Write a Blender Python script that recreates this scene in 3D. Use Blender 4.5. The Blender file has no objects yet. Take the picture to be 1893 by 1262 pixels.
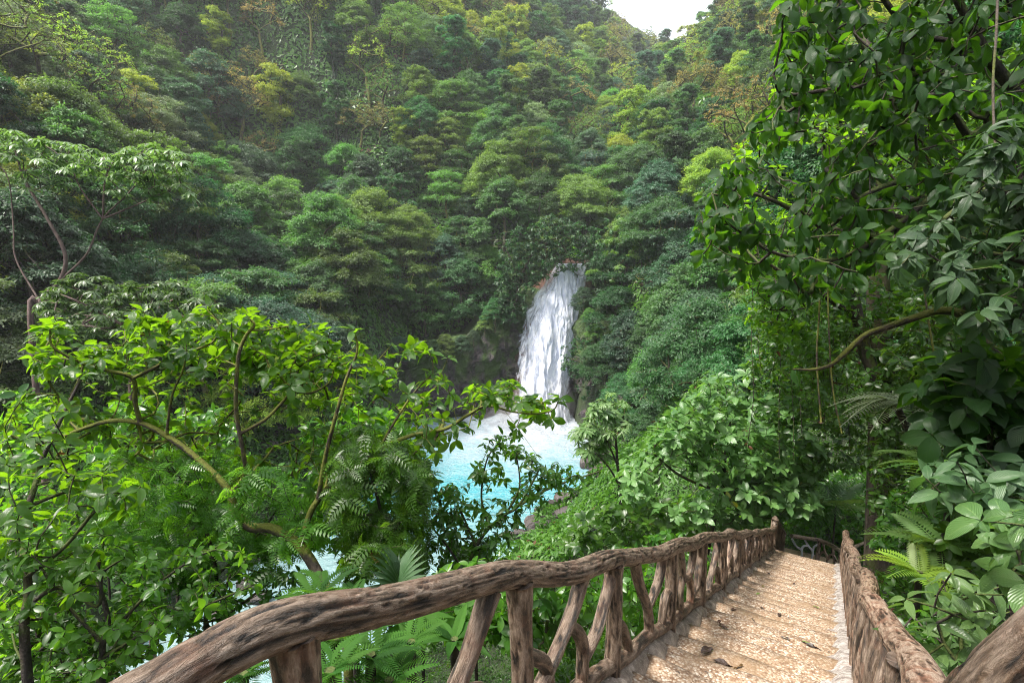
import bpy, math, random
import numpy as np
from mathutils import Vector, Matrix, Quaternion

R = math.radians
random.seed(7)
rng = np.random.default_rng(11)
sc = bpy.context.scene
C = sc.collection

# ------------------------------------------------------------------ camera, sky, sun, exposure
CAMZ = 21.0
PITCH = R(7.0)
F = 1000.0                     # focal length in photo pixels (photo 1893 wide)
cam_d = bpy.data.cameras.new('camera')
cam = bpy.data.objects.new('camera', cam_d)
C.objects.link(cam)
cam.location = (0, 0, CAMZ)
cam.rotation_euler = (math.pi / 2 - PITCH, 0, 0)
cam_d.sensor_width = 36
cam_d.lens = 36 * F / 1893
cam_d.clip_start = 0.05
cam_d.clip_end = 5000
sc.camera = cam

SUN_EL, SUN_AZ = R(60), R(-108)      # azimuth measured from +Y, negative to the left
w = bpy.data.worlds.new("World")
sc.world = w
w.use_nodes = True
nt = w.node_tree
sky = nt.nodes.new('ShaderNodeTexSky')
sky.sky_type = 'NISHITA'
sky.sun_disc = False
sky.sun_elevation = SUN_EL
sky.sun_rotation = SUN_AZ
sky.air_density = 1.0
sky.dust_density = 5.0
sky.ozone_density = 0.6
bg = nt.nodes['Background']
bg.inputs['Strength'].default_value = 0.10
mxs = nt.nodes.new('ShaderNodeMix'); mxs.data_type = 'RGBA'
mxs.inputs[0].default_value = 0.70
mxs.inputs[7].default_value = (5.2, 5.35, 5.6, 1)         # thin even cloud over the sky
nt.links.new(sky.outputs[0], mxs.inputs[6])
nt.links.new(mxs.outputs[2], bg.inputs[0])
sd = bpy.data.lights.new('sun', 'SUN')
sd.energy = 2.2
sd.angle = R(14)
sd.color = (1.0, 0.95, 0.87)
sun = bpy.data.objects.new('sun', sd)
C.objects.link(sun)
sv = Vector((math.sin(SUN_AZ) * math.cos(SUN_EL), math.cos(SUN_AZ) * math.cos(SUN_EL), math.sin(SUN_EL)))
sun.rotation_euler = sv.to_track_quat('Z', 'Y').to_euler()
sun.location = (-20, 20, 120)
vs = sc.view_settings
vs.view_transform = 'Standard'
vs.look = 'None'
vs.gamma = 1
vs.exposure = 2.15
sc.render.engine = 'CYCLES'
cy = sc.cycles
cy.use_denoising = True
cy.denoising_prefilter = 'NONE'
cy.filter_width = 1.05
cy.max_bounces = 6
cy.diffuse_bounces = 3
cy.glossy_bounces = 2
cy.transmission_bounces = 3
cy.transparent_max_bounces = 10
cy.volume_bounces = 0
cy.caustics_reflective = False
cy.caustics_refractive = False
cy.sample_clamp_indirect = 5
cy.use_adaptive_sampling = True
cy.adaptive_threshold = 0.02

FW = np.array([0, math.cos(PITCH), -math.sin(PITCH)])
UP = np.array([0, math.sin(PITCH), math.cos(PITCH)])
CAMP = np.array([0, 0, CAMZ])


def at(px, py, t):
    """world point seen at photo pixel (px,py) at depth t metres"""
    return CAMP + t * (FW + (px - 946.5) / F * np.array([1, 0, 0]) + (631 - py) / F * UP)


def proj(P):
    d = np.asarray(P, float) - CAMP
    t = d @ FW
    tt = np.where(t < 0.01, 0.01, t)
    return 946.5 + F * d[..., 0] / tt, 631 - F * (d @ UP) / tt, t


def at_z(px, py, z):
    r = FW + (px - 946.5) / F * np.array([1, 0, 0]) + (631 - py) / F * UP
    t = (z - CAMZ) / r[2]
    return CAMP + t * r


# ------------------------------------------------------------------ noise
def _h(i, j, k, s):
    n = (i * 73856093) ^ (j * 19349663) ^ (k * 83492791) ^ (s * 2654435)
    n = (n ^ (n >> 13)) * 1274126177
    n = n & 0x7fffffff
    return ((n ^ (n >> 16)) & 0xffff) / 65535.0


def vnoise(p, s=0):
    p = np.asarray(p, float)
    f = np.floor(p).astype(np.int64)
    u = p - f
    u = u * u * (3 - 2 * u)
    i, j, k = f[..., 0], f[..., 1], f[..., 2]
    x, y, z = u[..., 0], u[..., 1], u[..., 2]
    def L(a, b, t): return a + (b - a) * t
    return L(L(L(_h(i, j, k, s), _h(i + 1, j, k, s), x), L(_h(i, j + 1, k, s), _h(i + 1, j + 1, k, s), x), y),
             L(L(_h(i, j, k + 1, s), _h(i + 1, j, k + 1, s), x), L(_h(i, j + 1, k + 1, s), _h(i + 1, j + 1, k + 1, s), x), y), z) * 2 - 1


def fbm(p, o=4, s=0):
    p = np.asarray(p, float)
    a, v = 1.0, 0
    for q in range(o):
        v = v + a * vnoise(p * 2 ** q, s + q)
        a *= 0.5
    return v


def ss(a, b, x):
    t = np.clip((x - a) / (b - a), 0, 1)
    return t * t * (3 - 2 * t)


# ------------------------------------------------------------------ object helpers
def setp(o, label=None, cat=None, group=None, kind=None):
    if label: o['label'] = label
    if cat: o['category'] = cat
    if group: o['group'] = group
    if kind: o['kind'] = kind
    return o


def thing(name, label, cat, loc=(0, 0, 0), group=None):
    o = bpy.data.objects.new(name, None)
    o.empty_display_size = 0.2
    C.objects.link(o)
    o.location = loc
    return setp(o, label, cat, group)


def mesh_np(name, V, faces, mats, uv=None, rnd=None, smooth=False, parent=None, link=True):
    """V Nx3; faces: list of int arrays (Mx3 or Mx4); uv: per-vertex Nx2; rnd per-vertex"""
    V = np.asarray(V, np.float32)
    if parent is not None:
        V = V - np.array(parent.location, np.float32)
    me = bpy.data.meshes.new(name)
    if not isinstance(faces, list): faces = [faces]
    faces = [np.asarray(f, np.int32) for f in faces if len(f)]
    nl = sum(f.size for f in faces)
    npoly = sum(len(f) for f in faces)
    me.vertices.add(len(V)); me.vertices.foreach_set('co', V.ravel())
    me.loops.add(nl)
    li = np.concatenate([f.ravel() for f in faces])
    me.loops.foreach_set('vertex_index', li)
    me.polygons.add(npoly)
    st, c = [], 0
    for f in faces:
        st.append(c + np.arange(len(f)) * f.shape[1]); c += f.size
    me.polygons.foreach_set('loop_start', np.concatenate(st).astype(np.int32))
    me.polygons.foreach_set('use_smooth', np.full(npoly, bool(smooth)))
    if uv is not None:
        l = me.uv_layers.new(name='UVMap')
        l.data.foreach_set('uv', np.asarray(uv, np.float32)[li].ravel())
    if rnd is not None:
        a = me.attributes.new('rnd', 'FLOAT', 'POINT')
        a.data.foreach_set('value', np.asarray(rnd, np.float32))
    for m in (mats if isinstance(mats, list) else [mats]):
        me.materials.append(m)
    me.update(calc_edges=True)
    if not link:
        return me
    o = bpy.data.objects.new(name, me)
    C.objects.link(o)
    if parent is not None: o.parent = parent
    return o


class MB:
    def __init__(s): s.V = []; s.Q = []; s.T = []; s.U = []; s.Rn = []; s.n = 0
    def add(s, V, Q=None, T=None, U=None, rn=0.5):
        V = np.asarray(V, float)
        if Q is not None and len(Q): s.Q.append(np.asarray(Q) + s.n)
        if T is not None and len(T): s.T.append(np.asarray(T) + s.n)
        s.V.append(V)
        s.U.append(np.zeros((len(V), 2)) if U is None else np.asarray(U, float))
        s.Rn.append(np.full(len(V), rn) if np.isscalar(rn) else rn)
        s.n += len(V)
    def arrays(s):
        F_ = []
        if s.Q: F_.append(np.concatenate(s.Q))
        if s.T: F_.append(np.concatenate(s.T))
        return np.concatenate(s.V), F_, np.concatenate(s.U), np.concatenate(s.Rn)
    def build(s, name, mat, parent=None, smooth=True, link=True):
        V, F_, U, Rn = s.arrays()
        return mesh_np(name, V, F_, mat, U, Rn, smooth, parent, link)


def tube(mb, P, rad, sides=6, cap=True, disp=None, rn=0.5, vscale=1.0):
    """tube along polyline P with radii; disp(u_angle_cos, sin, length)->relative radial factor"""
    P = np.asarray(P, float)
    n = len(P)
    rad = np.full(n, rad) if np.isscalar(rad) else np.asarray(rad, float)
    T = np.gradient(P, axis=0)
    T /= np.maximum(np.linalg.norm(T, axis=1), 1e-9)[:, None]
    a = np.array([0, 0, 1.0]) if abs(T[0][2]) < 0.9 else np.array([1.0, 0, 0])
    N = np.zeros((n, 3))
    v = np.cross(T[0], a); v /= np.linalg.norm(v)
    N[0] = v
    for i in range(1, n):
        v = N[i - 1] - T[i] * np.dot(N[i - 1], T[i])
        l = np.linalg.norm(v)
        N[i] = v / l if l > 1e-6 else N[i - 1]
    B = np.cross(T, N)
    th = np.arange(sides) / sides * 2 * math.pi
    c, s_ = np.cos(th), np.sin(th)
    L = np.concatenate([[0], np.cumsum(np.linalg.norm(np.diff(P, axis=0), axis=1))])
    rr = np.repeat(rad[:, None], sides, 1)
    if disp is not None:
        cc = np.repeat(c[None], n, 0); s2 = np.repeat(s_[None], n, 0); LL = np.repeat(L[:, None], sides, 1)
        f, g = disp(cc, s2, LL)
        rr = rr * (1 + f)
        rn = g.ravel()
    V = P[:, None] + rr[..., None] * (c[None, :, None] * N[:, None] + s_[None, :, None] * B[:, None])
    i = np.arange(n - 1)[:, None] * sides; j = np.arange(sides)[None]; j2 = (j + 1) % sides
    Q = np.stack([i + j, i + sides + j, i + sides + j2, i + j2], -1).reshape(-1, 4)
    Q = Q[:, ::-1]
    U = np.stack([np.repeat(th[None] / 6.283, n, 0), np.repeat(L[:, None], sides, 1) * vscale], -1).reshape(-1, 2)
    Vr = V.reshape(-1, 3)
    Tt = []
    if cap:
        e0 = P[0] - T[0] * rad[0] * 0.35; e1 = P[-1] + T[-1] * rad[-1] * 0.35
        Vr = np.concatenate([Vr, [e0, e1]])
        U = np.concatenate([U, [[0, 0], [0, L[-1]]]])
        m = n * sides
        jj = np.arange(sides); jk = (jj + 1) % sides
        Tt = np.concatenate([np.stack([jj, jk, np.full(sides, m)], -1)[:, ::-1][:, ::-1],
                             np.stack([(n - 1) * sides + jk, (n - 1) * sides + jj, np.full(sides, m + 1)], -1)])
        if not np.isscalar(rn): rn = np.concatenate([rn, [0.5, 0.5]])
    mb.add(Vr, Q, Tt, U, rn)


def spline(pts, per=8):
    P = np.asarray(pts, float)
    if len(P) < 3: 
        return P[0] + (P[1] - P[0]) * np.linspace(0, 1, per + 1)[:, None]
    E = np.concatenate([[2 * P[0] - P[1]], P, [2 * P[-1] - P[-2]]])
    out = []
    t = np.linspace(0, 1, per, endpoint=False)[:, None]
    for i in range(1, len(E) - 2):
        p0, p1, p2, p3 = E[i - 1], E[i], E[i + 1], E[i + 2]
        out.append(0.5 * ((2 * p1) + (-p0 + p2) * t + (2 * p0 - 5 * p1 + 4 * p2 - p3) * t * t + (-p0 + 3 * p1 - 3 * p2 + p3) * t ** 3))
    out.append(P[-1:])
    return np.concatenate(out)


def nrm(v):
    v = np.asarray(v, float)
    return v / np.maximum(np.linalg.norm(v, axis=-1, keepdims=True), 1e-9)


# ------------------------------------------------------------------ materials
class NT:
    def __init__(s, name):
        s.m = bpy.data.materials.new(name); s.m.use_nodes = True
        s.t = s.m.node_tree; s.t.nodes.clear()
        s.out = s.t.nodes.new('ShaderNodeOutputMaterial')
    def n(s, typ, ins=None, **kw):
        o = s.t.nodes.new('ShaderNode' + typ)
        for k, v in kw.items(): setattr(o, k, v)
        for k, v in (ins or {}).items():
            if isinstance(v, bpy.types.NodeSocket): s.t.links.new(v, o.inputs[k])
            else: o.inputs[k].default_value = v
        return o
    def L(s, a, b): s.t.links.new(a, b)
    def ramp(s, fac, stops, interp='LINEAR'):
        r = s.t.nodes.new('ShaderNodeValToRGB'); r.color_ramp.interpolation = interp
        e = r.color_ramp.elements
        while len(e) < len(stops): e.new(0.5)
        for q, (p, c) in zip(e, stops):
            q.position = p; q.color = (*c, 1) if len(c) == 3 else c
        s.L(fac, r.inputs[0]); return r.outputs[0]
    def mix(s, f, a, b, bt='MIX'):
        o = s.t.nodes.new('ShaderNodeMix'); o.data_type = 'RGBA'; o.blend_type = bt; o.clamp_factor = True
        for k, v in ((0, f), (6, a), (7, b)):
            if isinstance(v, bpy.types.NodeSocket): s.L(v, o.inputs[k])
            else: o.inputs[k].default_value = v if k == 0 else ((*v, 1) if len(v) == 3 else v)
        return o.outputs[2]
    def math(s, op, a, b=0.0, c=None, clamp=False):
        o = s.t.nodes.new('ShaderNodeMath'); o.operation = op; o.use_clamp = clamp
        for k, v in enumerate((a, b) if c is None else (a, b, c)):
            if isinstance(v, bpy.types.NodeSocket): s.L(v, o.inputs[k])
            else: o.inputs[k].default_value = v
        return o.outputs[0]
    def noise(s, vec, scale, detail=4, rough=0.55, dist=0.0):
        o = s.n('TexNoise', {'Scale': scale, 'Detail': detail, 'Roughness': rough, 'Distortion': dist})
        if vec is not None: s.L(vec, o.inputs['Vector'])
        return o.outputs[0]
    def mapping(s, vec, scale=(1, 1, 1), rot=(0, 0, 0)):
        return s.n('Mapping', {'Vector': vec, 'Scale': scale, 'Rotation': rot}).outputs[0]


def leafmat(name, ca, cb, trans, rough=0.45, tf=0.4, veins=False, spec=0.4, old=None, hv=0.06):
    k = NT(name)
    rnd = k.n('Attribute', attribute_name='rnd').outputs['Fac']
    oi = k.n('ObjectInfo')
    col = k.mix(rnd, ca, cb)
    tcol = k.mix(rnd, tuple(x * 0.8 for x in trans), tuple(min(1, x * 1.25) for x in trans))
    hs = k.math('MULTIPLY_ADD', oi.outputs['Random'], hv, 0.5 - hv / 2)
    vv = k.math('MULTIPLY_ADD', k.math('FRACT', k.math('MULTIPLY', oi.outputs['Random'], 7.31)), 0.7, 0.65)
    if old:
        f = k.math('GREATER_THAN', rnd, 0.975)
        col = k.mix(f, col, old)
        tcol = k.mix(f, tcol, old)
    bump = None
    if veins:
        uv = k.n('UVMap').outputs[0]
        sp = k.n('SeparateXYZ', {0: uv})
        au = k.math('ABSOLUTE', k.math('SUBTRACT', sp.outputs[0], 0.5))
        mid = k.math('LESS_THAN', au, 0.028)
        x = k.math('SUBTRACT', k.math('MULTIPLY', sp.outputs[1], 9.0), k.math('MULTIPLY', au, 9.0))
        wv = k.math('ABSOLUTE', k.math('SUBTRACT', k.math('FRACT', x), 0.5))
        side = k.math('LESS_THAN', wv, 0.055)
        vm = k.math('MAXIMUM', mid, k.math('MULTIPLY', side, 0.55))
        col = k.mix(k.math('MULTIPLY', vm, 0.45), col, (cb[0] * 1.8, cb[1] * 1.55, cb[2] * 1.6))
        tcol = k.mix(k.math('MULTIPLY', vm, 0.5), tcol, tuple(x_ * 0.5 for x_ in trans))
        hgt = k.math('ADD', k.math('MULTIPLY', wv, 1.0), k.math('MULTIPLY', k.math('MINIMUM', au, 0.1), 3))
        b = k.n('Bump', {'Height': hgt, 'Strength': 0.5, 'Distance': 0.006})
        bump = b.outputs[0]
    h1 = k.n('HueSaturation', {'Hue': hs, 'Saturation': 1.0, 'Value': vv, 'Fac': 1.0, 'Color': col}).outputs[0]
    h2 = k.n('HueSaturation', {'Hue': hs, 'Saturation': 1.0, 'Value': vv, 'Fac': 1.0, 'Color': tcol}).outputs[0]
    p = k.n('BsdfPrincipled', {'Base Color': h1, 'Roughness': rough})
    p.inputs['Specular IOR Level'].default_value = spec
    tr = k.n('BsdfTranslucent', {'Color': h2})
    if bump is not None:
        k.L(bump, p.inputs['Normal'])
    m = k.n('MixShader', {0: tf, 1: p.outputs[0], 2: tr.outputs[0]})
    k.L(m.outputs[0], k.out.inputs[0])
    return k.m


def barkmat(name, base, dark, moss=None, mossamt=0.5, scale=6.0):
    k = NT(name)
    tc = k.n('TexCoord').outputs['Object']
    n1 = k.noise(k.mapping(tc, (1, 1, 0.25)), scale, 5, 0.65)
    col = k.mix(k.ramp(n1, [(0.35, (0, 0, 0)), (0.65, (1, 1, 1))]), dark, base)
    if moss:
        n2 = k.noise(tc, scale * 0.35, 4, 0.6)
        nz = k.n('SeparateXYZ', {0: k.n('NewGeometry').outputs['Normal']}).outputs[2]
        f = k.math('ADD', k.math('MULTIPLY', nz, 0.18), n2)
        f = k.ramp(f, [(0.62 - mossamt * 0.25, (0, 0, 0)), (0.72 - mossamt * 0.25, (1, 1, 1))])
        n3 = k.noise(tc, scale * 8, 3, 0.7)
        mc = k.mix(n3, tuple(x * 0.35 for x in moss), tuple(x * 1.4 for x in moss))
        col = k.mix(f, col, mc)
    b = k.n('Bump', {'Height': k.noise(tc, scale * 3, 4, 0.7), 'Strength': 0.7, 'Distance': 0.03})
    p = k.n('BsdfPrincipled', {'Base Color': col, 'Roughness': 0.85, 'Normal': b.outputs[0]})
    k.L(p.outputs[0], k.out.inputs[0])
    return k.m


# ------------------------------------------------------------------ leaf templates (axis +Y, normal +Z, unit length)
def leaf_tpl(width=0.45, nl=4, fold=0.25, droop=0.25, peak=0.45, petiole=0.0, wavy=0.0):
    V, U, Q = [], [], []
    for i in range(nl + 1):
        t = i / nl
        ww = width * 0.5 * (math.sin(math.pi * min(1, t ** (math.log(0.5) / math.log(peak)))) ** 0.75 if 0 < t < 1 else 0.03)
        y = petiole + t * (1 - petiole)
        z = -droop * t * t
        wz = wavy * math.sin(t * 9)
        for sx in (-1, 0, 1):
            V.append((sx * ww, y, z + (abs(sx) * fold * ww) + (wz if sx else 0) * sx))
            U.append((0.5 + sx * 0.5, t))
    for i in range(nl):
        a = i * 3
        Q += [(a, a + 1, a + 4, a + 3), (a + 1, a + 2, a + 5, a + 4)]
    return np.array(V), np.array(Q), np.array(U)


def join_tpl(items):
    Vs, Qs, Us, n = [], [], [], 0
    for V, Q, U in items:
        Vs.append(V); Qs.append(Q + n); Us.append(U); n += len(V)
    return np.concatenate(Vs), np.concatenate(Qs), np.concatenate(Us)


def xf(t, rot, loc, s=1.0):
    V, Q, U = t
    return (V * s) @ np.array(rot).T + np.array(loc), Q, U


def palmate_tpl(n=8, width=0.3, droop=0.35, nl=3, spread=2 * math.pi):
    items = []
    for i in range(n):
        a = i / n * spread
        m = Matrix.Rotation(a, 3, 'Z') @ Matrix.Rotation(R(-8), 3, 'X')
        items.append(xf(leaf_tpl(width, nl, 0.2, droop, 0.6, 0.05), m, (0, 0, 0), 0.5))
    return join_tpl(items)


def fern_tpl(n=18, wid=0.28, droop=0.35, lw=0.3):
    items = []
    lf = leaf_tpl(lw, 2, 0.1, 0.15, 0.35)
    for i in range(n):
        t = (i + 0.5) / n
        y = t; z = 0.25 * t - (droop + 0.25) * t * t
        L_ = wid * math.sin(math.pi * (0.12 + 0.88 * (1 - t)) * 0.75) ** 0.8 * (1 if t < 0.97 else 0.6)
        for sx in (-1, 1):
            m = Matrix.Rotation(-sx * R(72 - 18 * t), 3, 'Z')
            items.append(xf(lf, m, (0, y, z), max(L_, 0.03)))
    # rachis
    V, U, Q = [], [], []
    for i in range(9):
        t = i / 8; z = 0.25 * t - (droop + 0.25) * t * t
        V += [(-0.008, t, z + 0.003), (0.008, t, z + 0.003)]; U += [(0.5, t), (0.5, t)]
    for i in range(8): Q.append((2 * i, 2 * i + 1, 2 * i + 3, 2 * i + 2))
    items.append((np.array(V), np.array(Q), np.array(U)))
    return join_tpl(items)


TP_FAR = leaf_tpl(0.5, 2, 0.3, 0.25, 0.5)
TP_OVAL = leaf_tpl(0.5, 5, 0.28, 0.22, 0.5, 0.06)
TP_ELL = leaf_tpl(0.4, 5, 0.3, 0.3, 0.42, 0.05)
TP_ELL2 = leaf_tpl(0.46, 5, 0.25, 0.25, 0.47, 0.06, 0.02)
TP_BROAD2 = leaf_tpl(0.5, 6, 0.28, 0.3, 0.55, 0.05, 0.03)
TP_BROAD = leaf_tpl(0.62, 6, 0.22, 0.35, 0.5, 0.05, 0.02)
TP_NARROW = leaf_tpl(0.26, 4, 0.3, 0.35, 0.4)
TP_PALM = palmate_tpl(8)
TP_PALMFAR = palmate_tpl(7, 0.34, 0.3, 2)
TP_FERN = fern_tpl()
TP_PINN = fern_tpl(7, 0.34, 0.3, 0.40)
TP_PALMFROND = fern_tpl(16, 0.42, 0.55, 0.16)


def place_leaves(mb, tpl, P, D, N, S, rn):
    """vectorised copies of a template"""
    V, Q, U = tpl
    P = np.asarray(P, float); D = nrm(D); N = np.asarray(N, float)
    X = nrm(np.cross(D, N)); N = np.cross(X, D)
    S = np.broadcast_to(np.asarray(S, float), (len(P),))
    W = P[:, None] + S[:, None, None] * (V[None, :, 0:1] * X[:, None] + V[None, :, 1:2] * D[:, None] + V[None, :, 2:3] * N[:, None])
    m, nv = len(P), len(V)
    QQ = (Q[None] + (np.arange(m) * nv)[:, None, None]).reshape(-1, 4)
    mb.add(W.reshape(-1, 3), QQ, None, np.tile(U, (m, 1)), np.repeat(rn, nv))


def rand_dirs(n, zlo=-1, zhi=1):
    z = rng.uniform(zlo, zhi, n); a = rng.uniform(0, 2 * math.pi, n)
    r_ = np.sqrt(1 - z * z)
    return np.stack([r_ * np.cos(a), r_ * np.sin(a), z], -1)

# ================================================================== SETTING: terrain
WPX = [(850, 757), (905, 752), (960, 752), (1048, 762), (1062, 800), (1090, 835), (1132, 872), (1125, 930), (1065, 937),
       (1000, 950), (955, 975), (945, 1030), (860, 1120), (700, 1230), (520, 1330), (250, 1330), (240, 1230), (400, 1100),
       (540, 1010), (650, 930), (728, 850), (756, 795), (795, 764)]
WPOLY = np.array([at_z(x, y, 0)[:2] for x, y in WPX])
SD = np.array([0.527, 0.850]); SN = np.array([0.850, -0.527])      # stair direction and its right-hand normal


def poly_dist(x, y, P=WPOLY):
    sh = x.shape; x = x.ravel(); y = y.ravel()
    d = np.full(len(x), 1e18); ins = np.zeros(len(x), bool)
    n = len(P)
    for i in range(n):
        a, b = P[i], P[(i + 1) % n]
        ex, ey = b - a
        t = np.clip(((x - a[0]) * ex + (y - a[1]) * ey) / (ex * ex + ey * ey), 0, 1)
        d = np.minimum(d, (x - a[0] - t * ex) ** 2 + (y - a[1] - t * ey) ** 2)
        c = ((a[1] > y) != (b[1] > y))
        with np.errstate(divide='ignore', invalid='ignore'):
            ins ^= c & (x < (b[0] - a[0]) * (y - a[1]) / (b[1] - a[1] + 1e-12) + a[0])
    d = np.sqrt(d)
    return np.where(ins, -d, d).reshape(sh)


def stair_z(s):
    """height of the tread plane"""
    return CAMZ - 1.6 - 0.367 * s


def terrain(x, y):
    x = np.asarray(x, float); y = np.asarray(y, float)
    D = poly_dist(x, y)
    Dp = np.maximum(D, 0)
    ang = np.arctan2(x - 0.0, y - 60.0)               # 0 = straight back, + right
    back = ss(62, 74, y) * ss(-34, -22, x)
    W = 3.0 + 9.5 * back
    Wd = 2.5 + 2.0 * back
    slope = 0.98 - 0.13 * back
    W = W + 8.0 * ss(74, 78, y) * ss(-6, -1, x) * (1 - ss(10, 13, x))
    H = -1.0 + (W + 1) * ss(0, 1, Dp / Wd) + slope * np.maximum(Dp - Wd, 0) + back * 7.0 * ss(3, 12, Dp)
    # the hollow the stream comes down, above the falls
    gy = np.clip(y - 80, 0, None)
    ax = 7.0 + gy * 0.36
    flo = 24.5 + gy * 0.50
    lat = np.abs(x - ax)
    lat2 = np.maximum(lat - 4, 0)
    latl = 0.25 * np.minimum(lat2, 9) + 0.64 * np.maximum(lat2 - 9, 0)
    H2 = flo + np.where(x < ax, latl, 0.80 * lat2) * (1 + 0.006 * np.minimum(lat2, 60))
    g = ss(76, 84, y)
    Hb = np.minimum(H, H2)
    far = ss(95, 125, y)
    H = H * (1 - g) + g * (Hb * (1 - far) + H2 * far)
    # bank on the camera side
    s = x * SD[0] + y * SD[1]; n = x * SN[0] + y * SN[1]
    nearw = 1 - ss(18, 34, y + 0.2 * np.abs(x))
    Hn = -1 + 0.60 * Dp
    H = H * (1 - nearw) + nearw * np.minimum(H, np.maximum(Hn, 1.0 + 0 * Hn))
    # stair bench
    zs = stair_z(np.clip(s, -6, 20)) - 0.30
    left = zs - 0.95 * np.maximum(-n - 1.5, 0)
    right = zs + 0.15 * np.maximum(n - 0.7, 0) + 0.75 * np.maximum(n - 2.2, 0)
    bench = np.where(n < 0, left, right)
    bench = np.maximum(bench, -1 + 0.3 * Dp)
    hole = (s > 14.35) & (s < 19.2) & (n > -3.0) & (n < 1.3)
    bench = np.where(hole, np.minimum(bench, 12.1), bench)
    wgt = (1 - ss(5.0, 12, np.abs(n + 0.3))) * (1 - ss(19, 27, s))
    H = H * (1 - wgt) + bench * wgt
    p = np.stack([x, y, 0 * x], -1)
    rough = ss(0.5, 4, Dp) * (1 - (1 - ss(1.2, 3, np.abs(n + 0.4))) * (1 - ss(18, 22, s)))
    amp = np.clip(np.hypot(x, y) / 40, 0.15, 1)
    H = H + rough * (fbm(p / 14, 3, 3) * 2.2 * amp * ss(15, 50, y) + fbm(p / 2.5, 3, 8) * 0.28)
    H = np.where(D < 0, -1.0 - 0.8 * ss(0, 5, -D), H)
    return H


def graded(a, b, fine_lo, fine_hi, f, g):
    out = [fine_lo]
    x = fine_lo
    while x < fine_hi: x += f; out.append(x)
    st = f
    while x < b: st = min(st * g, 80); x += st; out.append(x)
    x = fine_lo; st = f; lo = []
    while x > a: st = min(st * g, 80); x -= st; lo.append(x)
    return np.array(lo[::-1] + out)


gx = graded(-420, 420, -20, 24, 0.55, 1.06)
gyv = graded(-60, 560, -3, 40, 0.55, 1.035)
GX, GY = np.meshgrid(gx, gyv)
GZ = terrain(GX, GY)
GZ = np.minimum(GZ, 165)
nx_, ny_ = len(gx), len(gyv)
ii = (np.arange(ny_ - 1)[:, None] * nx_ + np.arange(nx_ - 1)[None]).ravel()
k = NT('forest_floor')
tc = k.n('TexCoord').outputs['Object']
nn = k.noise(tc, 0.7, 6, 0.65)
col = k.ramp(nn, [(0.3, (0.014, 0.020, 0.008)), (0.5, (0.026, 0.042, 0.013)), (0.7, (0.042, 0.075, 0.020))])
b = k.n('Bump', {'Height': k.noise(tc, 3, 6, 0.7), 'Strength': 1.0, 'Distance': 0.3})
p = k.n('BsdfPrincipled', {'Base Color': col, 'Roughness': 0.95, 'Normal': b.outputs[0]})
k.L(p.outputs[0], k.out.inputs[0])
M_soil = k.m
o = mesh_np('ground', np.stack([GX, GY, GZ], -1).reshape(-1, 3), np.stack([ii, ii + 1, ii + nx_ + 1, ii + nx_], -1), M_soil, smooth=True)
setp(o, kind='structure')


def tz(x, y):
    return terrain(np.atleast_1d(np.asarray(x, float)), np.atleast_1d(np.asarray(y, float)))


# ------------------------------------------------------------------ water
FALL = np.array([3.2, 77.0])            # foot of the falls
k = NT('turquoise_water')
tc = k.n('TexCoord').outputs['Object']
sp = k.n('SeparateXYZ', {0: tc})
dx = k.math('SUBTRACT', sp.outputs[0], float(FALL[0])); dy = k.math('SUBTRACT', sp.outputs[1], float(FALL[1] - 2))
dist = k.math('SQRT', k.math('ADD', k.math('MULTIPLY', dx, dx), k.math('MULTIPLY', dy, dy)))
n1 = k.noise(tc, 0.22, 6, 0.66, 0.8)
n2 = k.noise(k.mapping(tc, (1, 1.6, 1)), 1.1, 6, 0.7, 1.2)
# foam: thick near the falls, streaks farther out, riffles in the outflow
near = k.math('SUBTRACT', 1.08, k.math('DIVIDE', dist, 27.0))
f = k.math('ADD', k.math('MULTIPLY', near, 1.15), k.math('MULTIPLY_ADD', n1, 0.8, -0.62))
f = k.math('ADD', f, k.math('MULTIPLY_ADD', n2, 0.7, -0.35))
f = k.math('ADD', f, k.math('MULTIPLY_ADD', k.noise(k.mapping(tc, (1, 1.5, 1)), 3.2, 8, 0.8, 1.0), 0.9, -0.45))
foam = k.ramp(f, [(0.0, (0, 0, 0)), (0.30, (0.45, 0.45, 0.45)), (0.75, (1, 1, 1))])
rif = k.ramp(k.math('ADD', k.math('MULTIPLY', n2, 0.8), k.math('MULTIPLY', k.math('SUBTRACT', 42.0, sp.outputs[1]), 0.010)), [(0.50, (0, 0, 0)), (0.85, (0.6, 0.6, 0.6))])
n3 = k.noise(tc, 0.12, 4, 0.6)
base = k.mix(n3, (0.026, 0.225, 0.275), (0.060, 0.300, 0.345))
st = k.noise(k.mapping(tc, (0.8, 2.2, 1), (0, 0, 0.35)), 1.5, 8, 0.75, 1.5)
base = k.mix(k.ramp(st, [(0.47, (0, 0, 0)), (0.66, (0.75, 0.75, 0.75))]), base, (0.24, 0.38, 0.40))
shal = k.n('MapRange', {0: sp.outputs[1], 1: 50.0, 2: 38.0, 3: 0.0, 4: 0.8}).outputs[0]
base = k.mix(shal, base, (0.19, 0.27, 0.27))
col = k.mix(rif, base, (0.38, 0.44, 0.45))
col = k.mix(foam, col, (0.31, 0.345, 0.385))
hgt = k.math('ADD', k.noise(k.mapping(tc, (1, 1.8, 1)), 0.9, 5, 0.6, 0.5), k.math('MULTIPLY', k.noise(tc, 4, 4, 0.6), 0.25))
b = k.n('Bump', {'Height': hgt, 'Strength': 0.9, 'Distance': 0.6})
rg = k.math('MULTIPLY_ADD', foam, 0.5, 0.22)
p = k.n('BsdfPrincipled', {'Base Color': col, 'Roughness': rg, 'Normal': b.outputs[0]})
k.L(p.outputs[0], k.out.inputs[0])
M_water = k.m
wx = np.arange(-40, 24, 0.4); wy = np.arange(16, 88, 0.4)
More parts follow.
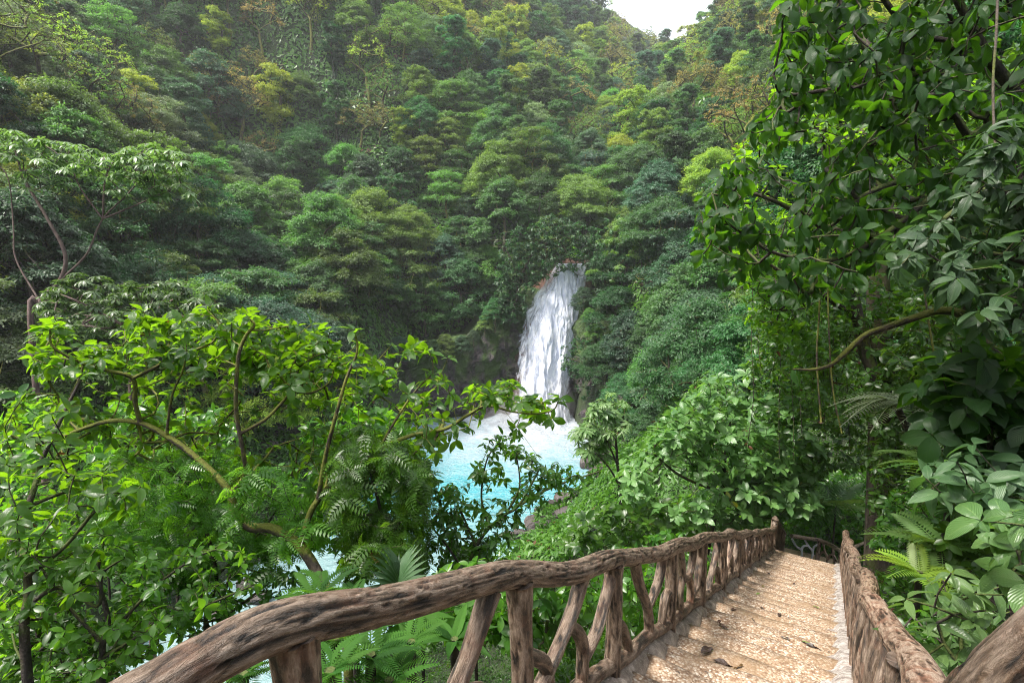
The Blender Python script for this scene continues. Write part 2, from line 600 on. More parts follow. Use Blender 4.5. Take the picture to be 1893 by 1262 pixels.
WX, WY = np.meshgrid(wx, wy)
pw = np.stack([WX, WY, 0 * WX], -1)
dd = np.hypot(WX - FALL[0], WY - FALL[1])
WZ = fbm(pw / 2.2, 3, 40) * (0.09 + 0.75 * np.exp(-dd / 9)) + 0.22 * fbm(pw / 0.9, 2, 47) * np.exp(-dd / 12) + 0.9 * np.exp(-(dd / 3.5) ** 2)
DW = poly_dist(WX, WY)
WZ = WZ - 0.0 * DW
nx2 = len(wx)
ii = (np.arange(len(wy) - 1)[:, None] * nx2 + np.arange(nx2 - 1)[None])
keep = (DW[:-1, :-1] < 3.0)
ii = ii[keep].ravel()
o = mesh_np('water', np.stack([WX, WY, WZ], -1).reshape(-1, 3), np.stack([ii, ii + 1, ii + nx2 + 1, ii + nx2], -1), M_water, smooth=True)
setp(o, kind='structure')

# ------------------------------------------------------------------ cliff round the back of the pool
k = NT('mossy_rock')
tc = k.n('TexCoord').outputs['Object']
vz = k.n('SeparateXYZ', {0: tc}).outputs[2]
vo = k.n('TexVoronoi', {'Vector': k.mapping(tc, (1, 1, 0.7)), 'Scale': 0.55}, feature='DISTANCE_TO_EDGE').outputs[0]
nn = k.noise(tc, 1.3, 6, 0.65)
col = k.ramp(nn, [(0.3, (0.020, 0.017, 0.021)), (0.5, (0.060, 0.047, 0.052)), (0.7, (0.12, 0.085, 0.085))])
col = k.mix(k.ramp(vo, [(0.0, (1, 1, 1)), (0.08, (0, 0, 0))]), col, (0.012, 0.011, 0.012))
mo = k.noise(k.mapping(tc, (0.55, 0.55, 0.22)), 0.75, 5, 0.65)
mf = k.math('ADD', mo, k.math('MULTIPLY', k.math('SUBTRACT', vz, 7.0), 0.014))
mf = k.ramp(mf, [(0.44, (0, 0, 0)), (0.56, (1, 1, 1))])
mc = k.mix(k.noise(tc, 2.6, 5, 0.75), (0.008, 0.022, 0.004), (0.070, 0.135, 0.016))
col = k.mix(mf, col, mc)
b = k.n('Bump', {'Height': k.noise(tc, 2.6, 8, 0.7), 'Strength': 1.0, 'Distance': 0.5})
p = k.n('BsdfPrincipled', {'Base Color': col, 'Roughness': 0.6, 'Normal': b.outputs[0]})
k.L(p.outputs[0], k.out.inputs[0])
M_rock = k.m

crest = spline([(-34, 58), (-27, 67), (-19, 74), (-11, 77.5), (-4, 79.5), (1, 80.6), (5, 80.9), (8.5, 78.0), (10.5, 71), (13.2, 63), (15.5, 56)], 16)
cu = np.linspace(0, len(crest) - 1, 300)
cxy = np.stack([np.interp(cu, np.arange(len(crest)), crest[:, 0]), np.interp(cu, np.arange(len(crest)), crest[:, 1])], -1)
cv = np.linspace(-2, 24, 110)
tg = np.gradient(cxy, axis=0); tg = nrm(tg); no = np.stack([tg[:, 1], -tg[:, 0]], -1)     # toward the pool
PU = np.repeat(cxy[:, None], len(cv), 1); PV = np.repeat(cv[None], len(cxy), 0)
p3 = np.concatenate([PU, PV[..., None]], -1)
blk = vnoise(p3 / np.array([3.1, 3.1, 2.2]), 60); blk = np.sign(blk) * np.abs(blk) ** 0.4
off = 0.9 * blk + 1.1 * fbm(p3 / 4.5, 4, 62) + 0.35 * fbm(p3 / 1.1, 3, 66) - PV * 0.09
hcap = np.interp(cxy[:, 0], [-34, -27, -18, -6, 0, 9.5, 12, 16], [3, 6, 10.5, 11.5, 18.5, 18, 8, 3]) + 1.2 * np.sin(cu * 0.13) * np.sin(cu * 0.047)
PVc = np.minimum(PV, hcap[:, None])
off = off - np.maximum(PV - PVc, 0) * 0.8
Vc = np.concatenate([PU + no[:, None] * off[..., None], PVc[..., None]], -1).reshape(-1, 3)
m_ = len(cv); ii = (np.arange(len(cxy) - 1)[:, None] * m_ + np.arange(m_ - 1)[None]).ravel()
o = mesh_np('cliff', Vc, np.stack([ii, ii + m_, ii + m_ + 1, ii + 1], -1), M_rock, smooth=False)
setp(o, kind='structure')

# ------------------------------------------------------------------ the falls
k = NT('falling_water')
tc = k.n('TexCoord').outputs['UV']
n1 = k.noise(k.mapping(tc, (7, 1.6, 1)), 2.2, 8, 0.72, 1.0)
n2 = k.noise(k.mapping(tc, (5, 3.0, 1)), 1.6, 7, 0.72, 1.2)
at_ = k.n('Attribute', attribute_name='rnd').outputs['Fac']     # thickness of the curtain
th = k.math('ADD', k.math('MULTIPLY', at_, 1.25), k.math('MULTIPLY_ADD', n1, 2.1, -1.02))
al = k.ramp(th, [(0.12, (0, 0, 0)), (0.62, (1, 1, 1))])
col = k.mix(k.ramp(n2, [(0.40, (0, 0, 0)), (0.62, (1, 1, 1))]), (0.62, 0.66, 0.80), (0.93, 0.94, 0.98))
p = k.n('BsdfPrincipled', {'Base Color': col, 'Roughness': 0.75})
p.inputs['Specular IOR Level'].default_value = 0.2
b = k.n('Bump', {'Height': k.noise(k.mapping(tc, (9, 2.5, 1)), 2.0, 8, 0.75, 0.8), 'Strength': 0.5, 'Distance': 0.5})
k.L(b.outputs[0], p.inputs['Normal'])
tl = k.n('BsdfTranslucent', {'Color': (0.8, 0.86, 0.95, 1)})
m1 = k.n('MixShader', {0: 0.25, 1: p.outputs[0], 2: tl.outputs[0]})
tr = k.n('BsdfTransparent')
m2 = k.n('MixShader', {0: al, 1: tr.outputs[0], 2: m1.outputs[0]})
k.L(m2.outputs[0], k.out.inputs[0])
M_fall = k.m

def curtain(name, rows, thick, bulge, seed, parent=None, nu=70, nv=180):
    """rows: (px_left, px_right, py, depth) down the fall; thick(u,v) -> 0..1"""
    rows = np.array(rows, float)
    t = np.linspace(0, 1, nv); rt = np.linspace(0, 1, len(rows))
    Rr = np.stack([np.interp(t, rt, rows[:, i]) for i in range(4)], -1)
    u = np.linspace(0, 1, nu)
    V = np.zeros((nv, nu, 3)); 
    for i in range(nv):
        a = at(Rr[i, 0], Rr[i, 2], Rr[i, 3]); c = at(Rr[i, 1], Rr[i, 2], Rr[i, 3])
        V[i] = a + (c - a) * u[:, None]
        V[i, :, 1] -= bulge * np.sin(math.pi * u) ** 0.7
    q = np.stack([V[..., 0] / 0.9, V[..., 2] / 6.0, 0 * V[..., 0]], -1)
    V[..., 1] -= 0.45 * fbm(q, 4, seed) + 0.14 * fbm(q * np.array([4, 5, 1]), 3, seed + 5)
    V[..., 0] += 0.25 * fbm(q * np.array([1, 2.5, 1]), 3, seed + 9)
    UU, TT = np.meshgrid(u, t)
    T_ = thick(UU, TT)
    ii = (np.arange(nv - 1)[:, None] * nu + np.arange(nu - 1)[None]).ravel()
    wid = np.linalg.norm(V[:, -1] - V[:, 0], axis=1).mean()
    return mesh_np(name, V.reshape(-1, 3), np.stack([ii, ii + 1, ii + nu + 1, ii + nu], -1), M_fall,
                   np.stack([UU * wid / 7, -V[..., 2] / 7], -1).reshape(-1, 2), T_.ravel(), True, parent)

edge = lambda u, a=0.12, b_=0.12: ss(0, a, u) * ss(0, b_, 1 - u)
wf = bpy.data.objects.new('waterfall', None); C.objects.link(wf); wf.location = (3.5, 79, 0)
setp(wf, 'tall white waterfall pouring off the mossy cliff into the turquoise pool', 'waterfall')
curtain('main_curtain', [(1030, 1082, 487, 80.8), (1018, 1086, 500, 80.6), (1004, 1088, 518, 80.4), (984, 1084, 540, 80.2), (966, 1074, 580, 80), (958, 1064, 630, 79.6), (955, 1056, 690, 79.2), (950, 1052, 745, 78.8), (940, 1056, 778, 78.4)],
        lambda u, t: (0.34 + 0.80 * np.exp(-((u - 0.66 + 0.10 * t) / 0.27) ** 2) + 0.25 * (1 - ss(0, 0.12, t)) + 0.3 * ss(0.8, 1, t)) * edge(u, 0.10, 0.08), 0.9, 80, wf)
curtain('inner_curtain', [(1030, 1078, 497, 80.0), (1010, 1080, 520, 79.8), (992, 1074, 548, 79.5), (980, 1062, 600, 79.1), (975, 1052, 660, 78.7), (968, 1048, 735, 78.3), (955, 1060, 785, 77.4)],
        lambda u, t: (0.36 + 0.5 * np.exp(-((u - 0.55) / 0.25) ** 2) + 0.25 * ss(0.75, 1, t)) * edge(u, 0.3, 0.25), 0.8, 97, wf)
# wet rust-coloured rock ledge behind the curtain
k = NT('rust_wet_rock')
tc = k.n('TexCoord').outputs['Object']
nn = k.noise(k.mapping(tc, (1, 1, 0.4)), 0.9, 6, 0.7)
col = k.ramp(nn, [(0.3, (0.025, 0.015, 0.014)), (0.5, (0.085, 0.038, 0.024)), (0.68, (0.20, 0.085, 0.045))])
b = k.n('Bump', {'Height': k.noise(tc, 2.0, 8, 0.7), 'Strength': 1.0, 'Distance': 0.6})
p = k.n('BsdfPrincipled', {'Base Color': col, 'Roughness': 0.35, 'Normal': b.outputs[0]})
k.L(p.outputs[0], k.out.inputs[0])
M_rust = k.m
nu, nv = 80, 120
rows = np.array([(1045, 1096, 478, 83.5), (1015, 1098, 505, 83.0), (984, 1100, 532, 82.0), (955, 1082, 575, 81.5), (948, 1070, 640, 81.0), (942, 1060, 700, 80.6), (938, 1062, 780, 80.2)], float)
t = np.linspace(0, 1, nv); rt = np.linspace(0, 1, len(rows))
Rr = np.stack([np.interp(t, rt, rows[:, i]) for i in range(4)], -1); u = np.linspace(0, 1, nu)
V = np.zeros((nv, nu, 3))
for i in range(nv):
    a = at(Rr[i, 0], Rr[i, 2], Rr[i, 3]); c = at(Rr[i, 1], Rr[i, 2], Rr[i, 3])
    V[i] = a + (c - a) * u[:, None]
V[..., 1] += 3.0 * (2 * np.abs(u - 0.5)[None]) ** 4 - 0.9 * fbm(V / np.array([2, 2, 1.5]), 4, 71)
ii = (np.arange(nv - 1)[:, None] * nu + np.arange(nu - 1)[None]).ravel()
o = mesh_np('rock_face', V.reshape(-1, 3), np.stack([ii, ii + 1, ii + nu + 1, ii + nu], -1), M_rust, smooth=False)
setp(o, kind='structure')

# ================================================================== STAIRS AND RAILINGS
def sp_(s, n, h=0.0):
    """stair frame -> world: s along the flight, n to the right, h above the tread plane"""
    return np.array([s * SD[0] + n * SN[0], s * SD[1] + n * SN[1], stair_z(s) + h])


k = NT('pebbled_concrete')
tc = k.n('TexCoord').outputs['Object']
v1 = k.n('TexVoronoi', {'Vector': tc, 'Scale': 52.0})
rn_ = k.n('SeparateXYZ', {0: v1.outputs['Color']}).outputs[0]
peb = k.ramp(rn_, [(0.0, (0.14, 0.080, 0.050)), (0.25, (0.27, 0.185, 0.12)), (0.5, (0.36, 0.27, 0.19)), (0.8, (0.43, 0.355, 0.275)), (1.0, (0.54, 0.48, 0.40))])
gap = k.ramp(v1.outputs['Distance'], [(0.35, (0, 0, 0)), (0.75, (1, 1, 1))])
col = k.mix(k.math('MULTIPLY', gap, 0.75), peb, (0.15, 0.08, 0.04))
stain = k.noise(tc, 1.7, 5, 0.62)
col = k.mix(k.ramp(stain, [(0.44, (0, 0, 0)), (0.66, (0.75, 0.75, 0.75))]), col, (0.22, 0.145, 0.085))
s2 = k.noise(tc, 5.5, 5, 0.7)
col = k.mix(k.ramp(s2, [(0.62, (0, 0, 0)), (0.72, (0.65, 0.65, 0.65))]), col, (0.13, 0.085, 0.055))
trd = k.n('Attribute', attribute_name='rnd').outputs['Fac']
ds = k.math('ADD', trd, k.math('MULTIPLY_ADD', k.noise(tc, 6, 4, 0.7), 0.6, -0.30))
col = k.mix(k.ramp(ds, [(0.66, (0, 0, 0)), (1.0, (0.7, 0.7, 0.7))]), col, (0.055, 0.035, 0.022))  # dark nosing band: damp wear plus step-corner shadow painted into the colour
big = k.noise(tc, 11, 3, 0.7)
col = k.mix(k.ramp(big, [(0.66, (0, 0, 0)), (0.72, (0.8, 0.8, 0.8))]), col, (0.05, 0.04, 0.035))
hh = k.math('SUBTRACT', 1.0, v1.outputs['Distance'])
b = k.n('Bump', {'Height': hh, 'Strength': 0.5, 'Distance': 0.006})
rg = k.ramp(stain, [(0.45, (0.85, 0.85, 0.85)), (0.62, (0.5, 0.5, 0.5))])
p = k.n('BsdfPrincipled', {'Base Color': col, 'Roughness': rg, 'Normal': b.outputs[0]})
k.L(p.outputs[0], k.out.inputs[0])
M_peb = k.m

k = NT('rough_concrete')
tc = k.n('TexCoord').outputs['Object']
nn = k.noise(tc, 9, 6, 0.7)
col = k.ramp(nn, [(0.3, (0.12, 0.095, 0.075)), (0.5, (0.27, 0.22, 0.18)), (0.7, (0.46, 0.40, 0.34))])
v1 = k.n('TexVoronoi', {'Vector': tc, 'Scale': 60.0})
col = k.mix(k.ramp(v1.outputs['Distance'], [(0.1, (0.5, 0.5, 0.5)), (0.3, (0, 0, 0))]), col, (0.6, 0.55, 0.5))
b = k.n('Bump', {'Height': k.noise(tc, 25, 6, 0.75), 'Strength': 0.9, 'Distance': 0.02})
p = k.n('BsdfPrincipled', {'Base Color': col, 'Roughness': 0.85, 'Normal': b.outputs[0]})
k.L(p.outputs[0], k.out.inputs[0])
M_conc = k.m
k = NT('white_worn_plaster')
tc = k.n('TexCoord').outputs['Object']
nn = k.noise(tc, 14, 6, 0.75)
col = k.ramp(nn, [(0.32, (0.10, 0.08, 0.07)), (0.46, (0.26, 0.22, 0.195)), (0.62, (0.46, 0.43, 0.40))])
b = k.n('Bump', {'Height': k.noise(tc, 40, 6, 0.75), 'Strength': 0.8, 'Distance': 0.015})
p = k.n('BsdfPrincipled', {'Base Color': col, 'Roughness': 0.8, 'Normal': b.outputs[0]})
k.L(p.outputs[0], k.out.inputs[0])
M_plas = k.m


def faux_wood(name, lo, mid, hi, rough=0.42):
    k = NT(name)
    uvn = k.n('UVMap').outputs[0]
    g = k.n('Attribute', attribute_name='rnd').outputs['Fac']
    tc = k.n('TexCoord').outputs['Object']
    n1 = k.noise(tc, 9, 5, 0.7)
    # cylindrical grain: cos/sin of the angle keeps it seamless
    sp = k.n('SeparateXYZ', {0: uvn})
    a = k.math('MULTIPLY', sp.outputs[0], 6.28318)
    vec = k.n('CombineXYZ', {0: k.math('MULTIPLY', k.math('COSINE', a), 2.2), 1: k.math('MULTIPLY', k.math('SINE', a), 2.2), 2: k.math('MULTIPLY', sp.outputs[1], 8.5)}).outputs[0]
    gr = k.noise(vec, 2.6, 6, 0.72, 0.6)
    f = k.math('ADD', k.math('MULTIPLY', g, 0.75), k.math('MULTIPLY_ADD', gr, 1.0, -0.42))
    col = k.ramp(f, [(0.28, lo), (0.52, mid), (0.82, hi)])
    col = k.mix(k.ramp(n1, [(0.5, (0, 0, 0)), (0.7, (0.55, 0.55, 0.55))]), col, (mid[0] * 1.35, mid[1] * 0.95, mid[2] * 0.8))
    b = k.n('Bump', {'Height': gr, 'Strength': 0.9, 'Distance': 0.016})
    p = k.n('BsdfPrincipled', {'Base Color': col, 'Roughness': k.math('MULTIPLY_ADD', n1, 0.35, rough - 0.15), 'Normal': b.outputs[0]})
    k.L(p.outputs[0], k.out.inputs[0])
    return k.m


M_wood = faux_wood('carved_wood', (0.010, 0.007, 0.005), (0.105, 0.070, 0.047), (0.31, 0.24, 0.185))
M_wood_pale = faux_wood('pale_carved_wood', (0.03, 0.018, 0.012), (0.20, 0.125, 0.085), (0.46, 0.36, 0.28), 0.5)
M_wood_dark = faux_wood('dark_carved_wood', (0.06, 0.042, 0.034), (0.25, 0.175, 0.13), (0.48, 0.36, 0.28), 0.4)
M_wood_grey = faux_wood('grey_carved_wood', (0.25, 0.25, 0.28), (0.58, 0.58, 0.64), (0.78, 0.78, 0.85), 0.4)


def bark_disp(seed, amp=0.16, long=1.0, knots=0.07):
    def f(c, s, L_):
        q = np.stack([c * 5.2, s * 5.2, L_ * 4.2 / long], -1)
        g = vnoise(q, seed)
        g2 = vnoise(q * np.array([1.9, 1.9, 1.6]), seed + 3)
        groove = -np.clip(1 - np.abs(g) * 6, 0, 1) * 0.95 - np.clip(1 - np.abs(g2) * 5, 0, 1) * 0.6
        lump = vnoise(np.stack([c * 0.9, s * 0.9, L_ * 3.5], -1), seed + 7) * knots
        return groove * amp * 0.55 + lump, np.clip(0.75 + groove * 0.7, 0, 1)
    return f


def limb(name, pts, rad, mat, parent, seed=0, sides=14, step=0.03, amp=0.14, sm=6):
    P = spline(pts, sm)
    L_ = np.concatenate([[0], np.cumsum(np.linalg.norm(np.diff(P, axis=0), axis=1))])
    n = max(int(L_[-1] / step), 6)
    l = np.linspace(0, L_[-1], n)
    Q = np.stack([np.interp(l, L_, P[:, i]) for i in range(3)], -1)
    if np.isscalar(rad): r_ = np.full(n, rad)
    else: r_ = np.interp(l, np.linspace(0, L_[-1], len(rad)), rad)
    mb = MB(); tube(mb, Q, r_, sides, True, bark_disp(seed, amp), 0.5)
    return mb.build(name, mat, parent)


# --- the flight of steps
S0, S1, RUN = -0.84, 14.2, 0.43
stair = thing('stone_staircase', 'pebble dashed concrete staircase running down between the two carved railings', 'staircase', tuple(sp_(6, -0.4, -0.3)))
nst = int(round((S1 - S0) / RUN))
NL, NR = -1.16, 0.08
for i in range(nst):
    s0 = S0 + i * RUN; s1 = s0 + RUN
    ztop = 0.367 * RUN * 0.5            # tread level relative to the plane at its middle
    nn_ = 34
    u = np.linspace(NL - 0.06, NR + 0.2, nn_)
    # section: back, across the tread, rounded nosing, down the riser
    sm = (s0 + s1) / 2
    sec = [(-0.02, 0.0), (0.05, 0.0), (0.10, 0.0), (0.15, 0.0), (0.2, 0.003), (0.30, 0.004), (RUN - 0.035, 0.0), (RUN - 0.012, -0.010), (RUN + 0.004, -0.035), (RUN + 0.008, -0.09), (RUN + 0.014, -0.16), (RUN + 0.014, -0.26)]
    V = []
    wav = 0.03 * vnoise(np.stack([u * 1.7, u * 0 + i * 3.3, u * 0], -1), 5) + 0.012 * vnoise(np.stack([u * 9, u * 0 + i * 3.3, u * 0], -1), 6)
    for (a, z) in sec:
        f_ = ss(0.25, RUN, a)
        for q, un in enumerate(u):
            s_ = s0 + a + wav[q] * f_
            w0 = sp_(sm, un)
            V.append([s_ * SD[0] + un * SN[0], s_ * SD[1] + un * SN[1], w0[2] + z + 0.006 * math.sin(un * 7 + i * 2.1) + (0.03 * max(0, abs(un + 0.5) - 0.45) if a < 0.3 else 0)])
    V = np.array(V)
    tre = np.repeat([a / RUN for a, z in sec], nn_) - np.tile(0.16 * ss(-1.0, -0.1, u), len(sec))  # tread coordinate, offset so the painted corner shade is stronger at the left
    ii = (np.arange(len(sec) - 1)[:, None] * nn_ + np.arange(nn_ - 1)[None]).ravel()
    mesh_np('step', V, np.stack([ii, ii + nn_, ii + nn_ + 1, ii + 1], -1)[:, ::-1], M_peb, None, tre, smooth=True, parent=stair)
# kerbs: lumpy concrete on the left, whitened plaster on the right
for side, nm, mt in ((-1, 'kerb', M_conc), (1, 'white_kerb', M_plas)):
    ls = np.arange(S0, S1 + 0.02, 0.035)
    sec = ([(-1.36, -0.5), (-1.34, -0.05), (-1.27, 0.085), (-1.19, 0.10), (-1.115, 0.05), (-1.08, -0.05), (-1.075, -0.2)] if side < 0 else
           [(-0.10, -0.2), (-0.085, -0.035), (0.02, 0.000), (0.10, 0.02), (0.17, 0.09), (0.30, 0.12), (0.40, 0.06), (0.42, -0.5)])
    V = []
    for l in ls:
        sc_ = 0.035 * abs(math.sin(math.pi * (l - S0) / RUN)) if side < 0 else 0.01 * math.sin(l * 9)
        for q, (n_, h) in enumerate(sec):
            mid = 1 if 0 < q < len(sec) - 1 else 0
            V.append(sp_(l, n_ + mid * 0.015 * math.sin(l * 5.3 + q), h + mid * (sc_ + 0.02 * vnoise(np.array([l * 6, q * 0.9, 0]), 9))))
    m_ = len(sec); ii = (np.arange(len(ls) - 1)[:, None] * m_ + np.arange(m_ - 1)[None]).ravel()
    o = mesh_np(nm, np.array(V), np.stack([ii, ii + m_, ii + m_ + 1, ii + 1], -1)[:, ::-1], mt, smooth=True, parent=stair)
# landing below the last step
lp = [sp_(14.25, -1.36, 0), sp_(14.25, 0.45, 0), sp_(18.3, 0.6, 0.0), sp_(18.3, -1.6, 0.0), sp_(16.0, -1.6, 0)]
zl = 12.45
mb = MB(); lv = np.array([[q[0], q[1], zl] for q in lp]); lv2 = lv - np.array([0, 0, 0.3])
mb.add(np.concatenate([lv, lv2]), [[0, 1, 6, 5], [1, 2, 7, 6], [2, 3, 8, 7], [3, 4, 9, 8], [4, 0, 5, 9]], None); mb.add(lv, [[0, 2, 3, 4]], [[0, 1, 2]])
mb.build('landing', M_peb, stair, smooth=False)

# --- left railing
NLr = -1.20
lr = thing('carved_railing', 'long brown concrete railing shaped like tree branches along the left of the stairs', 'railing', tuple(sp_(6, NLr, 0)))
def rl(s, h, dn=0.0): return sp_(s, NLr + dn, h)
posts = [0.83, 2.0, 3.2, 4.62, 5.9, 7.2, 8.5, 9.8, 11.1, 12.4, 13.6]
HR = 1.0
def HF(s): return float(np.interp(s, [0, 0.83, 2, 4, 6, 8, 10.9, 14.2], [1, 0.985, 0.965, 0.89, 0.87, 0.80, 0.68, 0.57]))
rail_pts = [rl(-1.4, 0.20), rl(-0.45, 0.55), rl(0.1, 0.76), rl(0.45, 0.885), rl(0.64, 0.955), rl(0.83, 0.985)]
for i, s_ in enumerate(np.arange(1.3, 13.7, 0.6)):
    rail_pts.append(rl(s_, HF(s_) + 0.022 * math.sin(s_ * 4.1 + 0.6) + 0.010 * math.sin(s_ * 9.7), 0.012 * math.sin(s_ * 3)))
rail_pts += [rl(14.0, 0.58), rl(14.25, 0.62), rl(14.40, 0.78)]
limb('handrail', rail_pts, [0.062] * 3 + [0.062, 0.060, 0.07, 0.062, 0.066, 0.06, 0.064, 0.06, 0.062, 0.075], M_wood, lr, 21, 44, 0.014, 0.26)
limb('bottom_rail', [rl(s_, 0.17 + 0.02 * math.sin(s_ * 5)) for s_ in np.arange(-0.5, 14.2, 0.5)], 0.052, M_wood, lr, 31, 18, 0.03, 0.2)
for i, s_ in enumerate(posts):
    limb('post', [rl(s_, 0.02), rl(s_ + 0.01, 0.5 * HF(s_), 0.012), rl(s_, HF(s_) - 0.03)], [0.070, 0.056, 0.053, 0.056, 0.068], M_wood, lr, 40 + i, 26, 0.02, 0.22)
BAYS = [
    [([(.80, .97), (.64, .68), (.46, .38), (.32, .15)], 1.2, 1.2), ([(.50, .46), (.62, .55), (.78, .46), (.88, .18)], .9, 1.0), ([(.0, .40), (.10, .34), (.16, .18)], 1.0, 1.0)],
    [([(.60, .97), (.50, .76), (.36, .55), (.18, .34), (.08, .22)], 1.15, 1.1), ([(.0, .58), (.10, .57), (.22, .44), (.27, .18)], 1.0, 1.0), ([(.43, .66), (.54, .58), (.61, .42), (.60, .18)], .8, 1.0), ([(.99, .9), (.88, .70), (.78, .52), (.62, .38)], 1.1, .9)],
    [([(.30, .97), (.40, .72), (.56, .47), (.60, .18)], 1.1, 1.1), ([(.84, .97), (.76, .72), (.57, .47)], 1.1, .8), ([(.0, .5), (.12, .46), (.20, .32), (.24, .18)], 1.0, 1.0), ([(.99, .55), (.90, .45), (.84, .18)], .9, .9)],
    [([(.24, .97), (.34, .70), (.30, .42), (.36, .18)], 1.0, 1.1), ([(.33, .66), (.46, .58), (.62, .62), (.72, .97)], .8, 1.1), ([(.58, .60), (.66, .42), (.66, .18)], .9, 1.0), ([(.99, .76), (.92, .58), (.86, .38), (.68, .30)], 1.0, .8)],
]
for i in range(len(posts) - 1):
    a, b_ = posts[i], posts[i + 1]; L_ = b_ - a
    j = lambda v: v + random.uniform(-0.02, 0.02)
    T = lambda u, h, dn=0.0: rl(a + L_ * u, j(h) * HF(a + L_ * u), dn)
    amp, sd_ = 0.2, 60 + i * 7
    kw = dict(sides=18, step=0.025, amp=amp)
    r_ = 0.041
    for q, (pts_, k1, k2) in enumerate(BAYS[i % 4]):
        limb('baluster', [T(u_, h_) for u_, h_ in pts_], [r_ * k1, r_, r_ * 0.95, r_ * k2], M_wood if random.random() < 0.8 else M_wood_pale, lr, sd_ + q, **kw)
    if i > 5:
        limb('baluster', [T(.80, .97), T(.82, .6), T(.78, .18)], r_ * .9, M_wood, lr, sd_ + 4, **kw)
        limb('baluster', [T(.30, .97), T(.33, .7), T(.40, .45), T(.42, .18)], r_ * .9, M_wood, lr, sd_ + 5, **kw)
# corner post rising to a peak, then the rail dropping beside the lower flight
dn_dir = nrm(np.array([0.55, 0.83, 0]))
c0 = rl(14.4, 0)
def lo(d, h): return np.array([c0[0] + dn_dir[0] * d, c0[1] + dn_dir[1] * d, c0[2] - 0.60 * d + h])
lr2 = thing('carved_railing', 'short steep branch-like railing dropping from the peaked corner post at the far end', 'railing', tuple(lo(0, 0)))
limb('corner_post', [lo(0, -0.5), lo(0, 0.5), lo(0, 0.84)], [0.09, 0.08, 0.085], M_wood, lr2, 301, 18, 0.03, 0.2)
limb('handrail', [lo(-0.02, 0.86), lo(0.25, 0.84), lo(0.9, 0.88), lo(1.6, 0.90), lo(2.4, 0.90)], 0.062, M_wood, lr2, 302, 18, 0.03, 0.2)
limb('bottom_rail', [lo(0, 0.05), lo(1.1, -0.1), lo(2.3, -0.1)], 0.05, M_wood, lr2, 303, 12, 0.05, 0.2)
for i in range(13):
    d = 0.15 + i * 0.17
    limb('baluster', [lo(d, -0.05), lo(d + 0.05, 0.5), lo(d - 0.03, 0.84)], [0.045, 0.04, 0.055], M_wood, lr2, 310 + i, 12, 0.05, 0.2)

# --- landing railing with forked branches
def lq(px, py, t=16.2): return at(px, py, t)
gr = thing('branch_railing', 'low curved railing of forked grey and brown branches round the shaded landing', 'railing', tuple(lq(1510, 1060)))
limb('handrail', [lq(1463, 990, 15.6), lq(1490, 994, 15.9), lq(1515, 998), lq(1540, 1009, 15.6), lq(1556, 1022, 14.9), lq(1566, 1040, 14.3)], 0.058, M_wood_dark, gr, 401, 14, 0.03, 0.2)
limb('bottom_rail', [lq(1458, 1026, 15.6), lq(1480, 1032, 15.9), lq(1505, 1040), lq(1528, 1050, 15.8), lq(1545, 1060, 15)], 0.06, M_wood_grey, gr, 402, 14, 0.03, 0.2)
limb('post', [lq(1515, 999), lq(1512, 1020), lq(1509, 1042)], 0.065, M_wood_dark, gr, 403, 12, 0.03, 0.2)
for i, (m, pts) in enumerate([
        (M_wood_grey, [(1464, 995), (1472, 1010), (1482, 1016), (1481, 1032)]), (M_wood_grey, [(1482, 1016), (1485, 1009), (1494, 1008)]),
        (M_wood_grey, [(1488, 998), (1494, 1008), (1502, 1019), (1500, 1036)]), (M_wood_grey, [(1502, 1019), (1505, 1010), (1512, 1006)]),
        (M_wood_dark, [(1522, 1003), (1525, 1018), (1530, 1030), (1526, 1046)]), (M_wood_dark, [(1512, 1034), (1517, 1023), (1523, 1020), (1530, 1030)]),
        (M_wood_dark, [(1540, 1010), (1541, 1026), (1543, 1046)]), (M_wood_dark, [(1529, 1036), (1534, 1026), (1541, 1026), (1547, 1038)]), (M_wood_dark, [(1552, 1020), (1551, 1038), (1547, 1056)])]):
    limb('baluster', [lq(x, y, 16.2 - 0.02 * max(0, x - 1520)) for x, y in pts], 0.032, m, gr, 410 + i, 10, 0.04, 0.15)
limb('side_branch', [lq(1566, 1014, 14), lq(1580, 1010, 14.4), lq(1592, 1005, 14.8), lq(1598, 1002, 15)], [0.05, 0.045, 0.03], M_wood_dark, gr, 430, 10, 0.04, 0.2)

# --- right railing, looked down on
NRr = 0.30
rr_ = thing('pale_carved_railing', 'paler branch-like railing on the right of the stairs, its worn handrail seen from above', 'railing', tuple(sp_(6, NRr, 0)))
def rq(s, h, dn=0.0): return sp_(s, NRr + dn, h)
pts = [rq(0.6, 0.98, 0.02)]
for s_ in np.arange(1.2, 12.7, 0.7):
    pts.append(rq(s_, float(np.interp(s_, [2, 5, 13], [1, .89, .80])) + 0.03 * math.sin(s_ * 3.3 + 1), 0.035 * math.sin(s_ * 2.1 + 2.0)))
pts += [rq(13.2, 0.82), rq(13.7, 0.90), rq(13.95, 0.88)]
limb('handrail', pts, [0.075, 0.07, 0.066, 0.07, 0.064, 0.068, 0.064, 0.068, 0.07], M_wood_pale, rr_, 501, 40, 0.016, 0.22)
limb('bottom_rail', [rq(s_, 0.2 + 0.02 * math.sin(s_ * 5)) for s_ in np.arange(0.6, 14, 0.5)], 0.05, M_wood, rr_, 502, 14, 0.04, 0.2)
s_ = 0.75; i = 0
